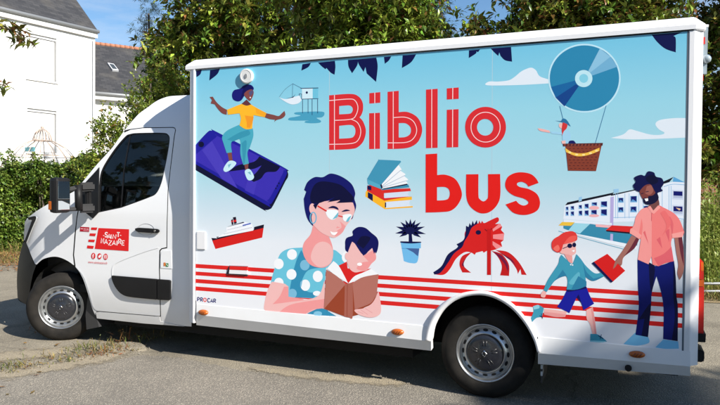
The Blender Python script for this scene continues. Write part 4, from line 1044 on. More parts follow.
# ================================================================== ground
def asphalt(name, c1, c2, speck, bump):
    mt = bpy.data.materials.new(name); mt.use_nodes = True; b = mt.node_tree.nodes['Principled BSDF']; b.inputs['Roughness'].default_value = .9; b.inputs['Specular IOR Level'].default_value = .2
    tc = N(mt, 'ShaderNodeTexCoord')
    n1 = N(mt, 'ShaderNodeTexNoise'); n1.inputs['Scale'].default_value = 1.1; n1.inputs['Detail'].default_value = 9; n1.inputs['Roughness'].default_value = .65; LK(mt, tc.outputs['Object'], n1.inputs['Vector'])
    r1 = N(mt, 'ShaderNodeValToRGB'); r1.color_ramp.elements[0].position = .34; r1.color_ramp.elements[1].position = .68; r1.color_ramp.elements[0].color = (*c1, 1); r1.color_ramp.elements[1].color = (*c2, 1); LK(mt, n1.outputs['Fac'], r1.inputs[0])
    v = N(mt, 'ShaderNodeTexVoronoi'); v.inputs['Scale'].default_value = 110; LK(mt, tc.outputs['Object'], v.inputs['Vector'])
    sp = N(mt, 'ShaderNodeSeparateColor'); LK(mt, v.outputs['Color'], sp.inputs[0])
    r2 = N(mt, 'ShaderNodeValToRGB'); r2.color_ramp.elements[0].position = .62; r2.color_ramp.elements[0].color = (.84, .84, .84, 1); r2.color_ramp.elements[1].position = .97; r2.color_ramp.elements[1].color = (*speck, 1); LK(mt, sp.outputs[0], r2.inputs[0])
    mx = N(mt, 'ShaderNodeMix', data_type='RGBA', blend_type='MULTIPLY'); mx.inputs[0].default_value = 1; LK(mt, r1.outputs[0], mx.inputs[6]); LK(mt, r2.outputs[0], mx.inputs[7])
    dn = N(mt, 'ShaderNodeTexNoise'); dn.inputs['Scale'].default_value = 2.5; dn.inputs['Detail'].default_value = 6; LK(mt, tc.outputs['Object'], dn.inputs['Vector'])
    va = N(mt, 'ShaderNodeVectorMath', operation='MULTIPLY_ADD'); va.inputs[1].default_value = (.7, .7, 0); LK(mt, dn.outputs['Color'], va.inputs[0]); LK(mt, tc.outputs['Object'], va.inputs[2])
    cv = N(mt, 'ShaderNodeTexVoronoi', feature='DISTANCE_TO_EDGE'); cv.inputs['Scale'].default_value = .24; LK(mt, va.outputs[0], cv.inputs['Vector'])
    cr_ = N(mt, 'ShaderNodeMapRange'); cr_.inputs['From Max'].default_value = .006; cr_.inputs['To Min'].default_value = .72; LK(mt, cv.outputs['Distance'], cr_.inputs['Value'])
    sn = N(mt, 'ShaderNodeTexNoise'); sn.inputs['Scale'].default_value = .8; sn.inputs['Detail'].default_value = 4; LK(mt, tc.outputs['Object'], sn.inputs['Vector'])
    sr = N(mt, 'ShaderNodeMapRange'); sr.inputs['From Min'].default_value = .58; sr.inputs['From Max'].default_value = .72; sr.inputs['To Min'].default_value = 1.0; sr.inputs['To Max'].default_value = .72; LK(mt, sn.outputs['Fac'], sr.inputs['Value'])
    mm = N(mt, 'ShaderNodeMath', operation='MULTIPLY'); LK(mt, cr_.outputs[0], mm.inputs[0]); LK(mt, sr.outputs[0], mm.inputs[1])
    m3 = N(mt, 'ShaderNodeMix', data_type='RGBA', blend_type='MULTIPLY'); m3.inputs[0].default_value = 1; LK(mt, mx.outputs[2], m3.inputs[6]); LK(mt, mm.outputs[0], m3.inputs[7])
    LK(mt, m3.outputs[2], b.inputs['Base Color'])
    n3 = N(mt, 'ShaderNodeTexNoise'); n3.inputs['Scale'].default_value = 60; n3.inputs['Detail'].default_value = 5; LK(mt, tc.outputs['Object'], n3.inputs['Vector'])
    ad = N(mt, 'ShaderNodeMath', operation='ADD'); LK(mt, v.outputs['Distance'], ad.inputs[0]); LK(mt, n3.outputs['Fac'], ad.inputs[1])
    bp = N(mt, 'ShaderNodeBump'); bp.inputs['Strength'].default_value = bump; bp.inputs['Distance'].default_value = .012; LK(mt, ad.outputs[0], bp.inputs['Height']); LK(mt, bp.outputs['Normal'], b.inputs['Normal'])
    return mt
LOT = asphalt('lot_asphalt', (.225, .20, .158), (.33, .293, .23), (1.25, 1.23, 1.18), .45)
ROAD = asphalt('road_asphalt', (.208, .190, .163), (.278, .252, .212), (1.45, 1.43, 1.38), .5)
SAND = asphalt('sandy_grit', (.29, .25, .185), (.38, .325, .24), (1.2, 1.18, 1.12), .4)
DIRT = asphalt('dry_earth', (.26, .20, .12), (.42, .33, .20), (1.5, 1.4, 1.2), 1.0)
def feather(mt):
    nt = mt.node_tree; b = nt.nodes['Principled BSDF']; at = N(mt, 'ShaderNodeAttribute', attribute_name='cover'); tc = N(mt, 'ShaderNodeTexCoord'); n = N(mt, 'ShaderNodeTexNoise'); n.inputs['Scale'].default_value = 9; n.inputs['Detail'].default_value = 9; n.inputs['Roughness'].default_value = .7; LK(mt, tc.outputs['Object'], n.inputs['Vector'])
    ad = N(mt, 'ShaderNodeMath', operation='ADD'); LK(mt, at.outputs['Fac'], ad.inputs[0]); LK(mt, n.outputs['Fac'], ad.inputs[1])
    mr = N(mt, 'ShaderNodeMapRange'); mr.inputs['From Min'].default_value = .82; mr.inputs['From Max'].default_value = 1.05; LK(mt, ad.outputs[0], mr.inputs['Value'])
    tr = N(mt, 'ShaderNodeBsdfTransparent'); mx = N(mt, 'ShaderNodeMixShader'); LK(mt, mr.outputs[0], mx.inputs[0]); LK(mt, tr.outputs[0], mx.inputs[1]); LK(mt, b.outputs[0], mx.inputs[2]); LK(mt, mx.outputs[0], nt.nodes['Material Output'].inputs['Surface'])
feather(SAND)
def grit(top, bot, z):
    def samp(l, n):
        out = []
        for i in range(n+1):
            u = l[0][0]+(l[-1][0]-l[0][0])*i/n
            for k in range(len(l)-1):
                if l[k][0] <= u <= l[k+1][0] or k == len(l)-2: t = (u-l[k][0])/(l[k+1][0]-l[k][0]); break
            out.append(PZ(u, l[k][1]+(l[k+1][1]-l[k][1])*t, z))
        return out
    n = 40; A, B = samp(top, n), samp(bot, n); V, F, C = [], [], []
    for i in range(n+1):
        for j in range(7): V.append(tuple(A[i].lerp(B[i], j/6))); C.append((1-abs(j-3)/3)*min(1, 5*i/n, 5*(n-i)/n)*.75)
    for i in range(n):
        for j in range(6): F.append((i*7+j, i*7+j+1, i*7+8+j, i*7+7+j))
    me = bpy.data.meshes.new('verge'); me.from_pydata(V, [], F); at = me.attributes.new('cover', 'FLOAT', 'POINT'); at.data.foreach_set('value', C); me.materials.append(SAND)
    return tag(link_mesh('verge', me), kind='structure')
bm = bmesh.new(); vs = [bm.verts.new(p) for p in ((-400, -400, 0), (400, -400, 0), (400, 400, 0), (-400, 400, 0))]; bm.faces.new(vs)
tag(obj_bm('ground', bm, LOT), kind='structure')
def sheet(name, px, z, material, extra=()):
    pts = [PZ(u, v, z) for u, v in px]+[Vector(e) for e in extra]
    bm = bmesh.new(); vs = [bm.verts.new(p) for p in pts]
    for t in tessellate_polygon([[Vector((p.x, p.y, 0)) for p in pts]]): bm.faces.new([vs[i] for i in t])
    for f in bm.faces:
        f.normal_update()
        if f.normal.z < 0: f.normal_flip()
    return tag(obj_bm(name, bm, material), kind='structure')
rng = random.Random(3)
def ragged(pts, amp, step=5):
    out = []
    for i in range(len(pts)-1):
        (x0, y0), (x1, y1) = pts[i], pts[i+1]; n = max(1, int(abs(x1-x0)/step))
        for k in range(n): out.append((x0+(x1-x0)*k/n, y0+(y1-y0)*k/n+rng.uniform(-amp, amp)))
    out.append(pts[-1]); return out
edge = ragged([(-160, 398), (0, 377), (60, 369), (140, 355), (175, 357), (240, 370), (330, 378), (420, 386), (500, 394), (560, 397), (720, 403), (860, 409)], .9)
sheet('road', edge, .004, ROAD, [(14, -10, .004), (14, -40, .004), (-40, -40, .004), (-40, -4, .004)])
grit([(-80, 378), (0, 366), (40, 361), (90, 349), (125, 342), (156, 344)], [(-80, 396), (0, 385), (60, 376), (120, 366), (156, 357)], .008)
grit([(228, 361), (262, 363), (300, 368), (345, 371), (430, 378)], [(228, 370), (290, 381), (340, 386), (400, 391), (430, 391)], .008)
grit([(-60, 352), (30, 344), (90, 340), (150, 340)], [(-60, 372), (30, 366), (90, 356), (150, 350)], .006)
# worn asphalt lip the van's yard sits on, seen as a low broken step beside the weeds
bm = bmesh.new()
tp = ragged([(96, 344.5), (110, 343), (128, 341.5), (140, 342.5), (145, 345.5)], .4, 4)
bt = [(146.5, 349), (138, 350), (120, 349.5), (104, 351), (92, 352.5)]
pts = [PZ(u, v, .03) for u, v in tp]+[PZ(u, v, .012) for u, v in bt]
prism(bm, pts, (0, 0, -.05)); tag(obj_bm('pavement_edge', bm, LOT), kind='structure')

# ================================================================== leaves
def leaf_mat(name, rough, under=None, trans=.25, spec=.5):
    mt = bpy.data.materials.new(name); mt.use_nodes = True; nt = mt.node_tree; b = nt.nodes['Principled BSDF']; b.inputs['Roughness'].default_value = rough; b.inputs['Specular IOR Level'].default_value = spec
    at = N(mt, 'ShaderNodeAttribute', attribute_name='tint'); src = at.outputs['Color']
    if under:
        ge = N(mt, 'ShaderNodeNewGeometry'); mx = N(mt, 'ShaderNodeMix', data_type='RGBA'); LK(mt, ge.outputs['Backfacing'], mx.inputs[0]); LK(mt, src, mx.inputs[6]); mx.inputs[7].default_value = (*under, 1); hf = N(mt, 'ShaderNodeMath', operation='MULTIPLY'); hf.inputs[1].default_value = .45; LK(mt, ge.outputs['Backfacing'], hf.inputs[0]); LK(mt, hf.outputs[0], mx.inputs[0]); src = mx.outputs[2]
    LK(mt, src, b.inputs['Base Color'])
    tl = N(mt, 'ShaderNodeBsdfTranslucent'); LK(mt, src, tl.inputs[0])
    ms = N(mt, 'ShaderNodeMixShader'); ms.inputs[0].default_value = trans; LK(mt, b.outputs[0], ms.inputs[1]); LK(mt, tl.outputs[0], ms.inputs[2])
    LK(mt, ms.outputs[0], nt.nodes['Material Output'].inputs['Surface'])
    return mt
MAG = leaf_mat('magnolia_leaf', .33, (.13, .085, .03), .25, .5)
SOFT = leaf_mat('soft_leaf', .5, None, .35)
IVY = leaf_mat('ivy_leaf', .4, None, .25)
GRASSM = leaf_mat('grass_blade', .7, None, .3, .2)
BARK = mat('bark', (.10, .08, .06), .9); vary(BARK, 8, .3, (.06, .048, .036), (.16, .13, .10), bump=.5, bscale=30)
def norm(a): return a/np.maximum(np.linalg.norm(a, axis=-1, keepdims=True), 1e-9)
def leaves(rg, base, dirs, L, Wd, cols_, fold=.25, droop=.15):
    """one folded, five-point leaf per row"""
    n = len(base); up = np.array([0, 0, 1.0])
    side = norm(np.cross(dirs, up)+rg.normal(0, .25, (n, 3))); nrm = norm(np.cross(side, dirs))
    L = L[:, None]; Wd = Wd[:, None]
    tip = base+dirs*L-nrm*L*droop; mid = base+dirs*L*.5+nrm*L*.02
    l = mid+side*Wd+nrm*Wd*fold; r = mid-side*Wd+nrm*Wd*fold
    V = np.stack([base, l, mid, r, tip], 1).reshape(-1, 3)
    i = np.arange(n)[:, None]*5
    F = np.concatenate([i+np.array([[0, 1, 2]]), i+np.array([[0, 2, 3]]), i+np.array([[1, 4, 2]]), i+np.array([[2, 4, 3]])], 0)
    C = np.repeat(cols_, 5, 0)
    return V, F, C
def leaf_obj(name, VFC, material, parent=None):
    Vs, Fs, Cs, o = [], [], [], 0
    for V, F, C in VFC:
        Vs.append(V); Fs.append(F+o); Cs.append(C); o += len(V)
    V = np.concatenate(Vs); F = np.concatenate(Fs); C = np.concatenate(Cs)
    me = bpy.data.meshes.new(name); me.vertices.add(len(V)); me.vertices.foreach_set('co', V.astype(np.float32).ravel())
    me.loops.add(F.size); me.loops.foreach_set('vertex_index', F.astype(np.int32).ravel())
    me.polygons.add(len(F)); me.polygons.foreach_set('loop_start', np.arange(0, F.size, 3, dtype=np.int32))
    try: me.polygons.foreach_set('loop_total', np.full(len(F), 3, dtype=np.int32))
    except Exception: pass
    me.update(calc_edges=True)
    a = me.color_attributes.new('tint', 'FLOAT_COLOR', 'POINT'); a.data.foreach_set('color', np.concatenate([C, np.ones((len(C), 1))], 1).astype(np.float32).ravel())
    me.materials.append(material); me.validate()
    return link_mesh(name, me, parent)
def pick(rg, pal, n, var=.18):
    pal = np.array(pal); c = pal[rg.integers(0, len(pal), n)]
    return np.clip(c*np.exp(rg.normal(0, var, (n, 1)))*np.exp(rg.normal(0, .06, (n, 3))), 0.001, 1)
def rosettes(rg, pts, out, per, L, Wr, pal, upb=.35, spread=1.0, droop=.15, twig_pal=None):
    n = len(pts); d = norm(out+np.array([0, 0, upb])+rg.normal(0, .3, (n, 3)))
    P_ = np.repeat(pts, per, 0); D = np.repeat(d, per, 0)
    rnd = rg.normal(0, 1, (n*per, 3)); rad = norm(rnd-D*(rnd*D).sum(1, keepdims=True))
    dirs = norm(D*rg.uniform(.1, .9, (n*per, 1))+rad*spread)
    base = P_+D*rg.uniform(-.06, .06, (n*per, 1))+dirs*.01
    Ls = L*rg.uniform(.65, 1.2, n*per)
    c = np.repeat(pick(rg, pal, n, .22), per, 0)*np.exp(rg.normal(0, .14, (n*per, 1)))
    if twig_pal is not None:
        mk = rg.random(n*per) < twig_pal[1]; c[mk] = pick(rg, twig_pal[0], int(mk.sum()), .25)
    return leaves(rg, base, dirs, Ls, Ls*Wr, c, droop=droop)
def shell(rg, blobs, n, lo=.55, hi=1.04, rough=.10, clump=1, csize=.15):
    """points through the outer part of a union of ellipsoids (cx,cy,cz,rx,ry,rz)"""
    b = np.array(blobs); area = (b[:, 3]*b[:, 4]+b[:, 4]*b[:, 5]+b[:, 3]*b[:, 5]); w = area/area.sum()
    N_, n = n, max(1, n//clump)
    k = rg.choice(len(b), n, p=w); u = norm(rg.normal(0, 1, (n, 3)))
    ph = rg.uniform(0, 6.28, (len(b), 6))
    lump = 1+rough*(np.sin(u[:, 0]*5+ph[k, 0])+np.sin(u[:, 1]*6+ph[k, 1])+np.sin(u[:, 2]*5.5+ph[k, 2]))*.7
    r = (lo+(hi-lo)*rg.random(n)**.55)*lump
    p = b[k, :3]+u*b[k, 3:]*r[:, None]
    o = norm(u/b[k, 3:]*b[k, 3:].mean(1, keepdims=True))
    if clump > 1:
        sz = csize*rg.uniform(.6, 1.5, (n, 1)); p = np.repeat(p, clump, 0)+rg.normal(0, 1, (n*clump, 3))*np.repeat(sz, clump, 0); o = norm(np.repeat(o, clump, 0)+rg.normal(0, .35, (n*clump, 3)))
    return p, o
def trunk(name, base, top, r0, limbs, parent):
    bm = bmesh.new(); base, top = Vector(base), Vector(top); mid = base.lerp(top, .5)+Vector((.06, .05, 0))
    tube(bm, [base-Vector((0, 0, .1)), base+Vector((0, 0, .15)), mid, top], [r0*1.4, r0, r0*.8, r0*.45], 10)
    for l in limbs:
        l = Vector(l); s = base.lerp(top, .45+.3*rng.random()); m_ = s.lerp(l, .55)+Vector((0, 0, -.12))
        tube(bm, [s, m_, l], [r0*.42, r0*.28, r0*.10], 7)
    return obj_bm(name, bm, BARK, parent)
def tree(name, label, group, base, blobs, seed, n, per, L, Wr, pal, material, upb=.35, tr=.14, droop=.15, lo=.5, twig_pal=None, rough=.1, spread=1.0, catg='tree', clump=12, csize=.14):
    rg = np.random.default_rng(seed); root = tag(empty(name, base), label, catg, group)
    rel = [(b[0]-base[0], b[1]-base[1], b[2]-base[2], *b[3:]) for b in blobs]
    p, o = shell(rg, rel, n, lo=lo, rough=rough, clump=clump, csize=csize)
    leaf_obj('crown', [rosettes(rg, p, o, per, L, Wr, pal, upb=upb, droop=droop, twig_pal=twig_pal, spread=spread)], material, root)
    cz = max(r[2] for r in rel)
    trunk('trunk', (0, 0, 0), (rel[0][0]*.6, rel[0][1]*.6, cz), tr, [r[:3] for r in rel], root)
    return root
MPAL = [(.12, .215, .024), (.18, .28, .03), (.065, .13, .018), (.27, .35, .042), (.085, .165, .022), (.32, .34, .06)]
MRUST = ([(.20, .085, .03), (.14, .06, .025), (.22, .12, .035)], .10)
def blob(u, v, dep, rx, ry, rz): p = PD(u, v, dep); return (p.x, p.y, p.z, rx, ry, rz)
def foot(u, dep): p = PD(u, 200, dep); return (p.x, p.y, 0)
# magnolia masses over the van's roof
tree('magnolia_tree', 'large magnolia tree with brown-backed leaves directly behind the front of the box', 'magnolia trees behind the van', foot(262, 18),
     [blob(268, -10, 18, 2.3, 2.0, 3.2), blob(214, 36, 17.8, 1.25, 1.4, 1.6), blob(320, 5, 18.2, 2.3, 2.0, 2.9), blob(270, 70, 17.8, 3.6, 2.2, 2.9), blob(176, 58, 17.6, .75, 1.0, .95), blob(260, 150, 18, 3.4, 2.2, 2.4)], 11, 10500, 8, .20, .22, MPAL, MAG, twig_pal=MRUST)
tree('magnolia_tree', 'bright green magnolia tree behind the middle of the box with its top out of frame', 'magnolia trees behind the van', foot(378, 12.2),
     [blob(372, 0, 12.2, 1.25, 1.3, 1.9), blob(345, -40, 12.4, 1.4, 1.3, 1.5), blob(398, 50, 12.0, .8, 1.0, 1.1), blob(375, 110, 12.2, 1.6, 1.4, 1.8), blob(432, 66, 12.0, .4, .6, .35)], 12, 6000, 8, .15, .22, MPAL[:4], MAG, twig_pal=(MRUST[0], .06))
tree('magnolia_tree', 'dark spreading magnolia tree behind the rear half of the box beside the open sky', 'magnolia trees behind the van', foot(590, 11.0),
     [blob(600, -15, 11.0, 1.3, 1.3, 1.35), blob(552, 10, 10.8, .68, .8, .85), blob(497, 34, 10.6, .38, .5, .40), blob(640, 15, 11.0, .62, .9, 1.0), blob(585, 60, 11.0, 1.7, 1.2, 1.3), blob(478, 50, 10.6, .14, .3, .12), blob(575, 150, 11.0, 1.8, 1.4, 1.6)], 13, 6200, 8, .14, .23, MPAL, MAG, twig_pal=(MRUST[0], .2), rough=.16)
tree('magnolia_tree', 'magnolia tree standing to the right beyond the rear corner of the van', 'magnolia trees behind the van', foot(735, 11.5),
     [blob(745, 80, 11.5, 1.0, 1.1, 1.2), blob(728, 135, 11.3, .95, 1.0, .9), blob(760, 20, 11.6, 1.0, 1.0, 1.1), blob(702, 140, 11.5, .45, .6, .45)], 14, 3800, 8, .14, .23, MPAL, MAG, twig_pal=(MRUST[0], .22), rough=.16)
# a spray reaching out over the box, right
def spray(name, label, pts, dens, seed, group=None, L=.16):
    rg = np.random.default_rng(seed); root = tag(empty(name, pts[0]), label, 'branch', group); b0 = Vector(pts[0])
    rel = [Vector(p)-b0 for p in pts]
    bm = bmesh.new(); tube(bm, rel, [.022*(1-.8*i/(len(rel)-1)) for i in range(len(rel))], 6); obj_bm('bough', bm, BARK, root)
    q = []
    for i in range(1, len(rel)):
        for k in range(dens): q.append(rel[i-1].lerp(rel[i], (k+1)/dens)+Vector(rg.normal(0, .06, 3)))
    q = np.array([tuple(a) for a in q]); leaf_obj('foliage', [rosettes(rg, q, norm(rg.normal(0, 1, q.shape)), 8, L, .2, MPAL, twig_pal=(MRUST[0], .25))], MAG, root)
    return root
# conifers peeping between
CPAL = [(.030, .055, .030), (.040, .070, .035), (.055, .085, .045)]
tree('cypress_tree', 'tall dusky conifer rising behind the magnolias at the gap of sky', None, foot(428, 16.5), [blob(422, 25, 16.5, .5, .6, 1.4), blob(414, -35, 16.5, .6, .6, 1.5), blob(428, 75, 16.5, .7, .7, 1.3), blob(425, 140, 16.5, .8, .8, 1.6)], 21, 3600, 9, .13, .10, CPAL, SOFT, upb=.8, rough=.2)
tree('pine_tree', 'blue green pine with needle tufts showing left of the magnolia', None, foot(152, 21), [blob(146, 14, 21, .35, .4, .75), blob(150, 45, 21, .45, .5, .6), blob(158, 80, 21, .7, .7, .9)], 22, 300, 14, .17, .045, [(.05, .085, .055), (.06, .10, .06)], SOFT, upb=1.0, spread=.8, rough=.2, tr=.08)
LPAL = [(.19, .26, .034), (.24, .30, .045), (.14, .21, .028), (.28, .32, .06)]
tree('lilac_tree', 'loose yellow green tree growing between the white house and the cab', None, foot(140, 15.5), [blob(158, 102, 15.5, .62, .6, .72), blob(130, 128, 15.4, .5, .5, .5), blob(112, 150, 15.3, .42, .45, .42), blob(166, 84, 15.6, .42, .45, .4), blob(127, 98, 15.4, .10, .12, .36), blob(106, 126, 15.3, .24, .3, .10), blob(165, 150, 15.5, .9, .8, .9), blob(97, 172, 15.2, .4, .4, .4)], 31, 3000, 8, .085, .30, LPAL, SOFT, rough=.22, twig_pal=([(.30, .15, .05), (.26, .2, .06)], .07), csize=.11, tr=.06)
# branch hanging in at the left
spray('magnolia_branch', 'magnolia branch with rusty leaves hanging in at the top left before the white house', [PD(-30, 14, 8), PD(-8, 20, 8), PD(6, 27, 7.9), PD(18, 35, 7.9), PD(25, 40, 7.9)], 4, 41, L=.15)
spray('magnolia_branch', 'small tip of a magnolia branch at the left edge beside the upper shutter', [PD(-24, 78, 8), PD(-8, 84, 8), PD(3, 89, 8)], 3, 42, L=.14)
spray('magnolia_branch', 'short leafy shoot sticking up against the sky over the rear of the box', [PD(640, 40, 10.8), PD(668, 28, 10.7), PD(690, 17, 10.6), PD(697, 8, 10.6)], 3, 43, L=.14)

# ================================================================== hedge, verge plants
HPAL = [(.10, .17, .024), (.14, .21, .032), (.06, .115, .017), (.18, .24, .045)]
rg = np.random.default_rng(51)
h0, h1 = PD(-120, 200, 14.2), PD(150, 200, 19.0)
hx = Vector((h1.x-h0.x, h1.y-h0.y, 0)); HLN = hx.length; hx.normalize(); hn = Vector((hx.y, -hx.x, 0))
hedge = tag(empty('ivy_hedge', (h0.x, h0.y, 0)), 'thick sunlit ivy hedge running behind the nose of the van', 'hedge')
hgt = lambda s: 2.05+.16*np.sin(s*1.7)+.12*np.sin(s*4.1+1)
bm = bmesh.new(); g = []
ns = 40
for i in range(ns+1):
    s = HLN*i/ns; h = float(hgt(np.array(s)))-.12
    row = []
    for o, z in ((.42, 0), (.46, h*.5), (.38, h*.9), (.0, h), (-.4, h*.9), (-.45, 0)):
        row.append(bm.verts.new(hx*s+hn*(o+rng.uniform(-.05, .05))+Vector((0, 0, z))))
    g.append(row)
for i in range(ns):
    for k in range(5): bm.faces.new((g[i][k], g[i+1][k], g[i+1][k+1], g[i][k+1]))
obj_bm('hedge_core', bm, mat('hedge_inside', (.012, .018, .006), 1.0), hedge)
n = 9000; s = rg.uniform(0, HLN, n); t = rg.random(n); hh = hgt(s)
fr = t < .72
off = np.where(fr, .46+rg.uniform(0, .16, n)+.08*np.sin(s*3+hh), rg.uniform(-.45, .5, n)); z = np.where(fr, hh*rg.uniform(.0, 1.0, n), hh+rg.uniform(-.08, .14, n))
pts = np.outer(s, np.array(hx))+np.outer(off, np.array(hn)); pts[:, 2] = z
out = np.where(fr[:, None], np.array(hn)[None], np.array([[0, 0, 1.0]]))
leaf_obj('hedge_leaves', [rosettes(rg, pts, out, 6, .085, .42, HPAL, upb=.2)], IVY, hedge)
# bushes growing up out of the hedge
for i, (u, v, r, lab) in enumerate(((7, 160, .42, 'leafy shoots standing above the hedge at the left edge'), (40, 163, .36, 'low leafy shoots over the hedge in front of the iron gazebo'), (88, 168, .4, 'green shoots above the hedge just left of the windscreen'))):
    tree('hedge_bush', lab, 'bushes over the hedge', foot(u, 15.9), [blob(u, v+18, 15.9, r, r, r*.9), blob(u-3, v+4, 15.9, r*.3, r*.3, r*.9), blob(u+6, v+9, 15.9, r*.25, r*.25, r*.6)], 60+i, 260, 8, .085, .34, HPAL, IVY, rough=.2, tr=.03, catg='bush', clump=3, csize=.06)

def tuft(name, label, catg, base, n, h, spread, pal, seed, group=None, seeds=None, w=.008, lean=.5, leafy=0, lf=.16):
    rg = np.random.default_rng(seed); root = tag(empty(name, base), label, catg, group)
    b = np.zeros((n, 3)); b[:, :2] = rg.normal(0, spread, (n, 2)); d = norm(np.concatenate([rg.normal(0, lean, (n, 2)), np.ones((n, 1))], 1))
    Ls = h*rg.uniform(.45, 1.1, n)
    leaf_obj('blades', [leaves(rg, b, d, Ls, np.full(n, w), pick(rg, pal, n), droop=.12)], GRASSM, root)
    if leafy:
        k = rg.integers(0, n, leafy); tpos = rg.uniform(.3, 1, leafy)[:, None]; pp = b[k]+d[k]*Ls[k][:, None]*tpos
        leaf_obj('stem_leaves', [leaves(rg, pp, norm(rg.normal(0, 1, (leafy, 3))+np.array([0, 0, .4])), np.full(leafy, h*lf), np.full(leafy, h*lf*.25), pick(rg, seeds or pal, leafy))], SOFT, root)
    return root
DRYP = [(.34, .25, .10), (.28, .19, .08), (.22, .17, .06), (.18, .18, .05)]
REDP = [(.24, .09, .04), (.30, .14, .06), (.20, .12, .04)]
GRP = [(.11, .14, .035), (.16, .16, .05), (.20, .16, .06)]
wd = [(3, 369, .09, GRP, 60, 'short green weed at the left end of the sandy road edge'), (13, 366, .10, GRP, 70, 'green weed tuft growing on the sandy edge left of the front wheel'), (30, 366, .05, DRYP, 40, 'flat dry weed between two green tufts on the sandy edge'),
      (50, 357, .09, DRYP, 40, 'dry straw-coloured weed in front of the front tyre'), (66, 359, .08, GRP, 50, 'small green weed below the front wheel'), (88, 350, .14, GRP, 90, 'dense green weed clump beside the mud flap'),
      (97, 353, .07, REDP, 80, 'low rusty red weed on the sandy edge under the cab door'), (110, 348, .12, GRP+DRYP, 90, 'mixed green and straw weed clump under the cab door'), (120, 347, .08, REDP, 80, 'rusty red weed at the broken pavement edge'),
      (128, 341, .22, REDP+DRYP, 40, 'tall dry seed-headed weed under the middle of the cab door'), (137, 341, .16, GRP, 40, 'upright thin green weed at the end of the pavement edge'), (46, 331, .12, REDP, 40, 'brown dry weed right against the front tyre'), (64, 330, .07, GRP, 20, 'single green sprig before the front tyre'), (158, 336, .12, DRYP, 26, 'thin dry weed in the shade under the cab')]
for i, (u, v, h, pal, n, lab) in enumerate(wd):
    p = PZ(u, v+2, .0); tuft('weed_plant', lab, 'weed', (p.x, p.y, .0), n*2//3, h*.95, .065+h*.12, pal, 100+i, 'weeds along the broken road edge', w=.004, lean=.55, leafy=n)
# dry grass bank, left
def field(name, px, n, h, pal, seed, w=.008, lean=.4):
    rg = np.random.default_rng(seed); c = [PZ(u, v) for u, v in px]
    a, b, d, e = [np.array(q) for q in c]
    s, t = rg.random((n, 1)), rg.random((n, 1)); base = (a*(1-s)+b*s)*(1-t)+(e*(1-s)+d*s)*t; base[:, 2] = 0
    dr = norm(np.concatenate([rg.normal(0, lean, (n, 2)), np.ones((n, 1))], 1))
    return tag(leaf_obj(name, [leaves(rg, base, dr, h*rg.uniform(.4, 1.2, n), np.full(n, w), pick(rg, pal, n, .3), droop=.25)], GRASSM), kind='stuff')
sheet('verge', [(-140, 247), (140, 247), (140, 268), (60, 267), (20, 265), (-140, 268)], .008, DIRT)
field('dry_grass', [(-140, 266), (60, 264), (60, 250), (-140, 250)], 7000, .10, DRYP+REDP+GRP[:1], 71)
field('tall_dry_grass', [(-100, 254), (30, 254), (30, 250), (-100, 250)], 900, .34, DRYP[:1]+GRP, 72, w=.006, lean=.3)
# right bank behind the van
sheet('verge', [(560, 301), (690, 302), (720, 303), (900, 306), (900, 240), (560, 240)], .008, DIRT)
field('dry_grass', [(640, 300), (800, 304), (800, 262), (640, 262)], 12000, .14, DRYP+GRP[:1], 73)
field('tall_grass', [(660, 274), (790, 276), (790, 258), (660, 258)], 5200, 1.15, GRP+DRYP[2:], 74, w=.009, lean=.12)
p = PD(713, 290, 9.6)
for i, (u, dep, h, lab) in enumerate(((714, 10.4, 1.75, 'tall feathery yellow green weed beside the rear corner of the van'), (704, 10.0, 1.15, 'bushy green weed low behind the tail lamp'), (722, 10.8, 1.3, 'yellow flowered weed at the right edge of the picture'))):
    f = foot(u, dep); tuft('bank_weed', lab, 'weed', f, 260, h, .18, [(.22, .29, .05), (.29, .33, .08)], 80+i, 'tall weeds on the right bank', w=.006, lean=.12, leafy=2600, lf=.055)
# low tube rail
rail = tag(empty('tube_rail', PZ(705, 306)), 'low grey metal tube rail before the dry bank at right', 'railing'); b0 = rail.location
A, B = PD(640, 284, 9.6)-b0, PD(800, 283, 9.6)-b0; A2, B2 = PD(640, 291.5, 9.6)-b0, PD(800, 291, 9.6)-b0
RG = mat('galvanised', (.30, .31, .32), .45, .6)
for a, b in ((A, B), (A2, B2)):
    bm = bmesh.new(); tube(bm, [a, b], .022, 8); obj_bm('rail_tube', bm, RG, rail)
for k in (.03, .35, .9):
    q_ = A2.lerp(B2, k); bm = bmesh.new(); tube(bm, [Vector((q_.x, q_.y, -b0.z)), A.lerp(B, k)+Vector((0, 0, .03))], .028, 8); obj_bm('rail_post', bm, RG, rail)
# low brick wall behind the bank
bw0, bw1 = PD(600, 200, 14.5), PD(860, 200, 14.0)
BR = bpy.data.materials.new('old_brick'); BR.use_nodes = True
tcb = N(BR, 'ShaderNodeTexCoord'); bk = N(BR, 'ShaderNodeTexBrick'); mpb = N(BR, 'ShaderNodeMapping'); mpb.inputs['Rotation'].default_value = (R(90), 0, 0)
LK(BR, tcb.outputs['Object'], mpb.inputs[0]); LK(BR, mpb.outputs[0], bk.inputs['Vector']); bk.inputs['Scale'].default_value = 3.2; bk.inputs['Color1'].default_value = (.32, .13, .07, 1); bk.inputs['Color2'].default_value = (.20, .085, .05, 1); bk.inputs['Mortar'].default_value = (.24, .20, .16, 1)
LK(BR, bk.outputs['Color'], BR.node_tree.nodes['Principled BSDF'].inputs['Base Color']); BR.node_tree.nodes['Principled BSDF'].inputs['Roughness'].default_value = .9
bm = bmesh.new(); d = Vector((bw1.x-bw0.x, bw1.y-bw0.y, 0)); nn = Vector((-d.y, d.x, 0)).normalized()*.25
zt_ = 1.95
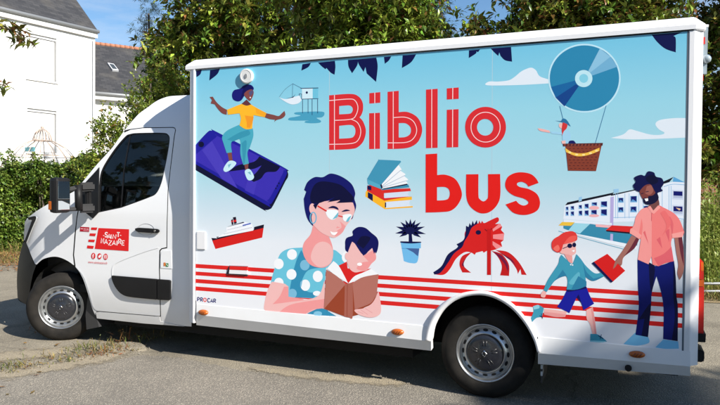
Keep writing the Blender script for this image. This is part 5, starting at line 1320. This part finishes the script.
prism(bm, [Vector((bw0.x, bw0.y, -.1)), Vector((bw1.x, bw1.y, -.1)), Vector((bw1.x, bw1.y, zt_)), Vector((bw0.x, bw0.y, zt_))], nn); tag(obj_bm('brick_wall', bm, BR), 'weathered red brick wall behind the tall weeds at right', 'wall')
tree('dark_shrub', 'dark green shrub in front of the brick wall beyond the tail lamps', None, foot(705, 12.6), [blob(706, 222, 12.6, .5, .5, .35), blob(730, 205, 12.8, .5, .5, .5), blob(700, 240, 12.5, .6, .5, .4)], 33, 900, 8, .06, .28, [(.06, .09, .018), (.09, .12, .022), (.14, .14, .04)], SOFT, rough=.2, tr=.05, catg='shrub')

# ================================================================== houses
PLA = mat('white_render', (.70, .70, .68), .85); vary(PLA, .9, .35, (.64, .63, .61), (.74, .735, .72), bump=.12, bscale=60)
SHUT = mat('white_shutter', (.56, .56, .56), .6)
SLATE = bpy.data.materials.new('slate'); SLATE.use_nodes = True
_b = SLATE.node_tree.nodes['Principled BSDF']; _b.inputs['Roughness'].default_value = .75; _b.inputs['Specular IOR Level'].default_value = .2
tcs = N(SLATE, 'ShaderNodeTexCoord'); bks = N(SLATE, 'ShaderNodeTexBrick'); bks.inputs['Scale'].default_value = 1.0; bks.inputs['Brick Width'].default_value = .30; bks.inputs['Row Height'].default_value = .16; bks.inputs['Mortar Size'].default_value = .008
bks.inputs['Color1'].default_value = (.036, .037, .042, 1); bks.inputs['Color2'].default_value = (.06, .06, .064, 1); bks.inputs['Mortar'].default_value = (.03, .03, .033, 1)
LK(SLATE, tcs.outputs['UV'], bks.inputs['Vector'])
nzs = N(SLATE, 'ShaderNodeTexNoise'); nzs.inputs['Scale'].default_value = .9; nzs.inputs['Detail'].default_value = 7; LK(SLATE, tcs.outputs['UV'], nzs.inputs['Vector'])
mxs = N(SLATE, 'ShaderNodeMix', data_type='RGBA'); rs = N(SLATE, 'ShaderNodeValToRGB'); rs.color_ramp.elements[0].position = .5; rs.color_ramp.elements[1].position = .75; LK(SLATE, nzs.outputs['Fac'], rs.inputs[0])
mu_ = N(SLATE, 'ShaderNodeMath', operation='MULTIPLY'); mu_.inputs[1].default_value = .45; LK(SLATE, rs.outputs[0], mu_.inputs[0]); LK(SLATE, mu_.outputs[0], mxs.inputs[0]); LK(SLATE, bks.outputs['Color'], mxs.inputs[6]); mxs.inputs[7].default_value = (.12, .11, .095, 1)
LK(SLATE, mxs.outputs[2], _b.inputs['Base Color'])
ZINC = mat('zinc_gutter', (.30, .31, .32), .5, .4)
def roof_plane(name, e0, e1, r0, r1, th, parent):
    """slates from eave e0-e1 up to ridge r0-r1, with metre UVs"""
    e0, e1, r0, r1 = map(Vector, (e0, e1, r0, r1)); nrm = (e1-e0).cross(r0-e0).normalized(); 
    if nrm.z < 0: nrm = -nrm
    bm = bmesh.new(); uvl = bm.loops.layers.uv.new('UVMap')
    top = [bm.verts.new(p) for p in (e0, e1, r1, r0)]; bot = [bm.verts.new(p-nrm*th) for p in (e0, e1, r1, r0)]
    bm.faces.new(top); bm.faces.new(bot[::-1])
    for i in range(4): bm.faces.new((top[i], bot[i], bot[(i+1) % 4], top[(i+1) % 4]))
    bmesh.ops.recalc_face_normals(bm, faces=bm.faces[:])
    ax = (e1-e0).normalized(); ay = nrm.cross(ax)
    for f in bm.faces:
        for l in f.loops: d = l.vert.co-e0; l[uvl].uv = (d.dot(ax), d.dot(ay))
    return obj_bm(name, bm, SLATE, parent)
C0 = PD(95, 200, 28); C0.z = 0
wd_dir = Vector((math.sin(R(10)), math.cos(R(10)), 0)); wn = Vector((wd_dir.y, -wd_dir.x, 0))
def WP(u, v, off=0.0):
    d = ray(u, v); o = C0+wn*off; t = (o-CAM).dot(wn)/d.dot(wn); return CAM+d*t
def wc(p): d = p-C0; return (d.dot(wd_dir), p.z)
def wpt(s, z, off=0.0): return C0+wd_dir*s+Vector((0, 0, z))+wn*off
ze = WP(94.5, 34).z
house = tag(empty('white_house', (C0.x, C0.y, 0)), 'tall white rendered house with closed shutters and a dark slate roof', 'house')
def hp_obj(name, bm, m_, par=None):
    o = obj_bm(name, bm, m_, par or house)
    return o
hinv = Vector((-C0.x, -C0.y, 0))
def shift(bm):
    for v in bm.verts: v.co += hinv
wins = [[(27, 34), (56.5, 37.5), (56.5, 81), (27, 79)], [(27, 109), (56.5, 110), (56.5, 151), (27, 153)]]
wins = [[wc(WP(u, v)) for u, v in w] for w in wins]
wr = []
for w in wins:
    s0, s1 = min(p[0] for p in w), max(p[0] for p in w); z0, z1 = min(p[1] for p in w), max(p[1] for p in w)
    wr.append((s0, s1, z0+.05, z1-.05))
s0w = wr[0][0]; s1w = wr[0][1]
for k in (1,): wr[k] = (s0w, s1w, wr[k][2], wr[k][3])
for ds in (3.6, 7.2):
    wr += [(s0w-ds, s1w-ds, wr[0][2], wr[0][3]), (s0w-ds, s1w-ds, wr[1][2], wr[1][3])]
bm = bmesh.new(); out = [(-13, -.1), (0, -.1), (0, ze), (-13, ze)]
holes = [[(a, c), (b, c), (b, d), (a, d)] for a, b, c, d in wr]
loops = [[Vector((x, y, 0)) for x, y in l] for l in [out]+holes]; flat = [p for l in loops for p in l]; vs = [bm.verts.new(wpt(p.x, p.y)) for p in flat]
for t in tessellate_polygon(loops): bm.faces.new([vs[i] for i in t])
for h in holes:
    a = [wpt(x, y) for x, y in h]; b = [wpt(x, y, -.22) for x, y in h]
    va, vb = [bm.verts.new(p) for p in a], [bm.verts.new(p) for p in b]
    for i in range(4): bm.faces.new((va[i], va[(i+1) % 4], vb[(i+1) % 4], vb[i]))
W2 = 8.2
for h in holes: bm.faces.new([bm.verts.new(wpt(x, y, -.215)) for x, y in h])
for (p0, p1) in ((wpt(0, 0), wpt(0, 0)-wn*W2), (wpt(-13, 0)-wn*W2, wpt(-13, 0)), (wpt(0, 0)-wn*W2, wpt(-13, 0)-wn*W2)):
    bm.faces.new([bm.verts.new(p) for p in (p0-Vector((0, 0, .1)), p1-Vector((0, 0, .1)), p1+Vector((0, 0, ze)), p0+Vector((0, 0, ze)))])
for s in (0, -13): bm.faces.new([bm.verts.new(p) for p in (wpt(s, ze), wpt(s, ze)-wn*W2, wpt(s, ze+4.1)-wn*W2/2)])
shift(bm); hp_obj('wall', bm, PLA)
for a, b, c, d in wr:
    bm = bmesh.new()
    for k in range(2):
        x0_, x1_ = a+(b-a)*k/2, a+(b-a)*(k+1)/2
        prism(bm, [wpt(x0_+(.03 if k == 0 else .006), c+.02, -.10), wpt(x1_-(.03 if k else .006), c+.02, -.10), wpt(x1_-(.03 if k else .006), d-.13, -.10), wpt(x0_+(.03 if k == 0 else .006), d-.13, -.10)], -wn*.04)
    prism(bm, [wpt(a, d-.11, -.06), wpt(b, d-.11, -.06), wpt(b, d, -.06), wpt(a, d, -.06)], -wn*.07)
    shift(bm); so = hp_obj('shutter', bm, SHUT)
    bm = bmesh.new(); prism(bm, [wpt(a-.06, c-.07, .05), wpt(b+.06, c-.07, .05), wpt(b+.06, c, .05), wpt(a-.06, c, .05)], -wn*.18); shift(bm); hp_obj('window_sill', bm, PLA)
er, ee = ze+.30, ze+.12
e0_, e1_ = wpt(-13.3, ee, .14), wpt(.06, ee, .14); r0_, r1_ = wpt(-13.3, ze+4.4)-wn*W2/2, wpt(.06, ze+4.4)-wn*W2/2
o = roof_plane('roof', e0_+hinv, e1_+hinv, r0_+hinv, r1_+hinv, .12, house)
e2_, e3_ = wpt(-13.3, ee)-wn*(W2+.14), wpt(.06, ee)-wn*(W2+.14)
roof_plane('roof', e2_+hinv, e3_+hinv, r0_+hinv, r1_+hinv, .12, house)
bm = bmesh.new(); prism(bm, [wpt(-13.3, ee-.30, .12), wpt(.05, ee-.30, .12), wpt(.05, ee-.02, .12), wpt(-13.3, ee-.02, .12)], -wn*.12); shift(bm); hp_obj('cornice', bm, PLA)
bm = bmesh.new(); tube(bm, [wpt(-13.3, ee-.03, .17)+hinv, wpt(.07, ee-.03, .17)+hinv], .075, 10); gt = obj_bm('gutter', bm, ZINC, house)
bm = bmesh.new(); tube(bm, [wpt(-.12, ee-.4, .10)+hinv, wpt(-.12, 0, .10)+hinv], .045, 8); obj_bm('downpipe', bm, PLA, house)
# second, lower house behind
F0, F1 = PD(70, 200, 31), PD(185, 200, 34); F0.z = F1.z = 0
fd = (F1-F0).normalized(); fn = Vector((fd.y, -fd.x, 0))
def FP(u, v, off=0.0):
    d = ray(u, v); o = F0+fn*off; t = (o-CAM).dot(fn)/d.dot(fn); return CAM+d*t
zf2 = FP(118, 96).z
h2 = tag(empty('slate_roofed_house', (F0.x, F0.y, 0)), 'lower white house with a big slate roof, orange ridge tiles and a skylight', 'house')
FL2 = (F1-F0).length; hv2 = Vector((-F0.x, -F0.y, 0))
bm = bmesh.new(); prism(bm, [F0+Vector((0, 0, -.1)), F0+fd*FL2+Vector((0, 0, -.1)), F0+fd*FL2+Vector((0, 0, zf2)), F0+Vector((0, 0, zf2))], -fn*7)
for v in bm.verts: v.co += hv2
obj_bm('wall', bm, PLA, h2)
rz = PD(118, 46.5, 36).z; rb = -fn*3.6
ea, eb = F0+fn*.35+Vector((0, 0, zf2+.05))-fd*.3, F1+fn*.35+Vector((0, 0, zf2+.05))+fd*.3
# ridge height so that it meets the sky where photographed
d_ = ray(118, 46.5); t_ = ((F0-fn*3.6)-CAM).dot(fn)/d_.dot(fn); rz = (CAM+d_*t_).z
ra, rb_ = F0-fn*3.6+Vector((0, 0, rz))-fd*.3, F1-fn*3.6+Vector((0, 0, rz))+fd*.3
roof_plane('roof', ea+hv2, eb+hv2, ra+hv2, rb_+hv2, .12, h2)
roof_plane('roof', ea-fn*7.7+hv2, eb-fn*7.7+hv2, ra+hv2, rb_+hv2, .12, h2)
bm = bmesh.new(); n_ = 24
for k in range(n_):
    a, b = ra.lerp(rb_, k/n_)+hv2, ra.lerp(rb_, (k+1.06)/n_)+hv2; tube(bm, [a, b], [.12, .10], 8)
obj_bm('ridge_tiles', bm, mat('terracotta', (.36, .15, .085), .85), h2)
bm = bmesh.new(); prism(bm, [ea+hv2+Vector((0, 0, -.32)), eb+hv2+Vector((0, 0, -.32)), eb+hv2+Vector((0, 0, -.02)), ea+hv2+Vector((0, 0, -.02))], -fn*.34); obj_bm('fascia', bm, PLA, h2)
bm = bmesh.new(); tube(bm, [ea+fn*.06+hv2+Vector((0, 0, -.05)), eb+fn*.06+hv2+Vector((0, 0, -.05))], .08, 8); obj_bm('gutter', bm, ZINC, h2)
# skylight on the roof slope
rn = (eb-ea).cross(ra-ea).normalized(); rn = rn if rn.z > 0 else -rn
def RP2(u, v, off): d = ray(u, v); o = ea+rn*off; t = (o-CAM).dot(rn)/d.dot(rn); return CAM+d*t+hv2
bm = bmesh.new(); q4 = [RP2(*p, .10) for p in ((107.5, 62.5), (113.8, 63.8), (118.8, 70.2), (112.5, 69.6))]
prism(bm, q4, -rn*.1); sk = obj_bm('skylight', bm, mat('skylight_frame', (.55, .56, .58), .4), h2)
cq = sum(q4, Vector())/4; bm = bmesh.new(); prism(bm, [cq+(p-cq)*.72+rn*.012 for p in q4], -rn*.01); obj_bm('skylight_pane', bm, mat('pane_dark', (.05, .06, .07), .1), sk)

# ================================================================== iron gazebo
gd = 20.5; gp = PD(42.5, 200, gd); gz = lambda v: PD(42.5, v, gd).z; pxm = gd/FL
gaz = tag(empty('iron_gazebo', (gp.x, gp.y, 0)), 'rusty wrought iron gazebo with a bell-shaped wire dome behind the hedge', 'gazebo')
RUST = mat('rusty_iron', (.44, .35, .29), .8); vary(RUST, 14, .3, (.36, .25, .19), (.56, .50, .45))
prof = [(0.2, 128.5), (3.5, 130), (6.5, 133), (8.3, 138), (8.8, 141)]
prof2 = [(8.8, 140.5), (14, 143), (21, 147), (28, 155), (34, 163), (38, 169)]
NR = 16
for k in range(NR):
    a = 2*math.pi*k/NR; bm = bmesh.new()
    for pf in (prof, prof2): tube(bm, [Vector((r*pxm*math.cos(a), r*pxm*math.sin(a), gz(v))) for r, v in pf], .0125, 5)
    if k % 2 == 0: tube(bm, [Vector((38*pxm*math.cos(a), 38*pxm*math.sin(a), gz(169))), Vector((38*pxm*math.cos(a), 38*pxm*math.sin(a), 0))], .02, 5)
    obj_bm('iron_rib', bm, RUST, gaz)
for r, v, w in ((8.8, 140.7, .022), (29, 156.5, .011), (38, 169, .018)):
    bm = bmesh.new(); tube(bm, [Vector((r*pxm*math.cos(2*math.pi*k/40), r*pxm*math.sin(2*math.pi*k/40), gz(v))) for k in range(41)], w, 6, caps=False); obj_bm('iron_ring', bm, RUST, gaz)
bm = bmesh.new(); bmesh.ops.create_uvsphere(bm, u_segments=12, v_segments=8, radius=1.5*pxm, matrix=Matrix.Translation((0, 0, gz(127.8)))); obj_bm('finial', bm, RUST, gaz, smooth=True)
bm = bmesh.new(); box(bm, (-.42, -.30, gz(152)), (-.02, -.26, gz(147.6)), .01); obj_bm('glass_panel', bm, mat('turquoise_glass', (.10, .32, .36), .15), gaz)

# ================================================================== trees across the road, whose shade and reflection reach the van
SPAL = [(.055, .095, .018), (.075, .12, .022), (.04, .075, .015)]
def far_tree(name, lab, x, y, h, r, seed, n=900, group='trees across the road'):
    tree(name, lab, group, (x, y, 0), [(x, y, h-r*.9, r, r, r*.9), (x+r*.6, y+.3, h-r*1.5, r*.7, r*.7, r*.6), (x-r*.6, y-.2, h-r*1.4, r*.75, r*.7, r*.65)], seed, n, 8, .34, .30, SPAL, SOFT, rough=.18, tr=.22)

for i, (x, y, h, r, lab) in enumerate(((-27, -13, 9, 4.0, 'broad leafy tree across the road far ahead of the van'), (-17, -15, 10, 4.3, 'tall leafy tree across the road ahead of the nose'), (-8.5, -17, 9, 4.0, 'leafy tree across the road opposite the cab'), (0, -18.5, 10, 4.3, 'leafy tree across the road behind the photographer'), (9, -19, 9, 4.0, 'leafy tree across the road opposite the rear wheel'))):
    far_tree('roadside_tree', lab, x, y, h, r, 200+i, 1500)
    far_tree('roadside_shrub', lab.replace('leafy tree', 'low shrub').replace('tall ', ''), x+4, y+.8, 3.2, 2.0, 220+i, 500, 'shrubs across the road')
tree('roadside_tree', 'leafy tree beside the road beyond the rear of the van', 'trees across the road', (15.6, -5.6, 0), [(15.6, -5.7, 7.0, 4, 4, 2.6), (17.5, -6.6, 6.0, 3.4, 3.2, 2.4)], 240, 6500, 8, .34, .32, SPAL, SOFT, rough=.05, tr=.25)

# loose stones and fallen leaves on the edge of the road
rg = np.random.default_rng(91)
def litter(name, px, n, sz, pal, flat, seed):
    rg = np.random.default_rng(seed); c = [np.array(PZ(u, v)) for u, v in px]
    s, t = rg.random((n, 1)), rg.random((n, 1)); b = (c[0]*(1-s)+c[1]*s)*(1-t)+(c[3]*(1-s)+c[2]*s)*t; b[:, 2] = .012
    if flat:
        dr = norm(np.concatenate([rg.normal(0, 1, (n, 2)), rg.uniform(-.05, .25, (n, 1))], 1))
        return tag(leaf_obj(name, [leaves(rg, b, dr, sz*rg.uniform(.6, 1.3, n), np.full(n, sz*.22), pick(rg, pal, n, .25), droop=-.1)], GRASSM), kind='stuff')
    bm = bmesh.new()
    for q in b:
        r = sz*rg.uniform(.4, 1.3); g = bmesh.ops.create_icosphere(bm, subdivisions=1, radius=r, matrix=Matrix.Translation((q[0], q[1], .008+r*.3)))
        for v in g['verts']: v.co += Vector(rg.normal(0, r*.18, 3))
    return tag(obj_bm(name, bm, mat('stone_chips', (.25, .225, .185), .9)), kind='stuff')
litter('gravel', [(0, 366), (150, 347), (150, 356), (0, 382)], 170, .0045, None, False, 92)
litter('gravel', [(236, 364), (420, 380), (420, 388), (240, 372)], 140, .0045, None, False, 93)
litter('gravel', [(0, 382), (720, 402), (720, 430), (0, 430)], 120, .0035, None, False, 94)
litter('fallen_leaves', [(10, 366), (146, 344), (146, 352), (10, 372)], 60, .045, REDP+DRYP, True, 95)
litter('fallen_leaves', [(0, 340), (60, 345), (40, 400), (0, 400)], 14, .06, REDP, True, 96)
litter('fallen_leaves', [(-10, 262), (60, 262), (60, 272), (-10, 272)], 300, .06, REDP, True, 97)
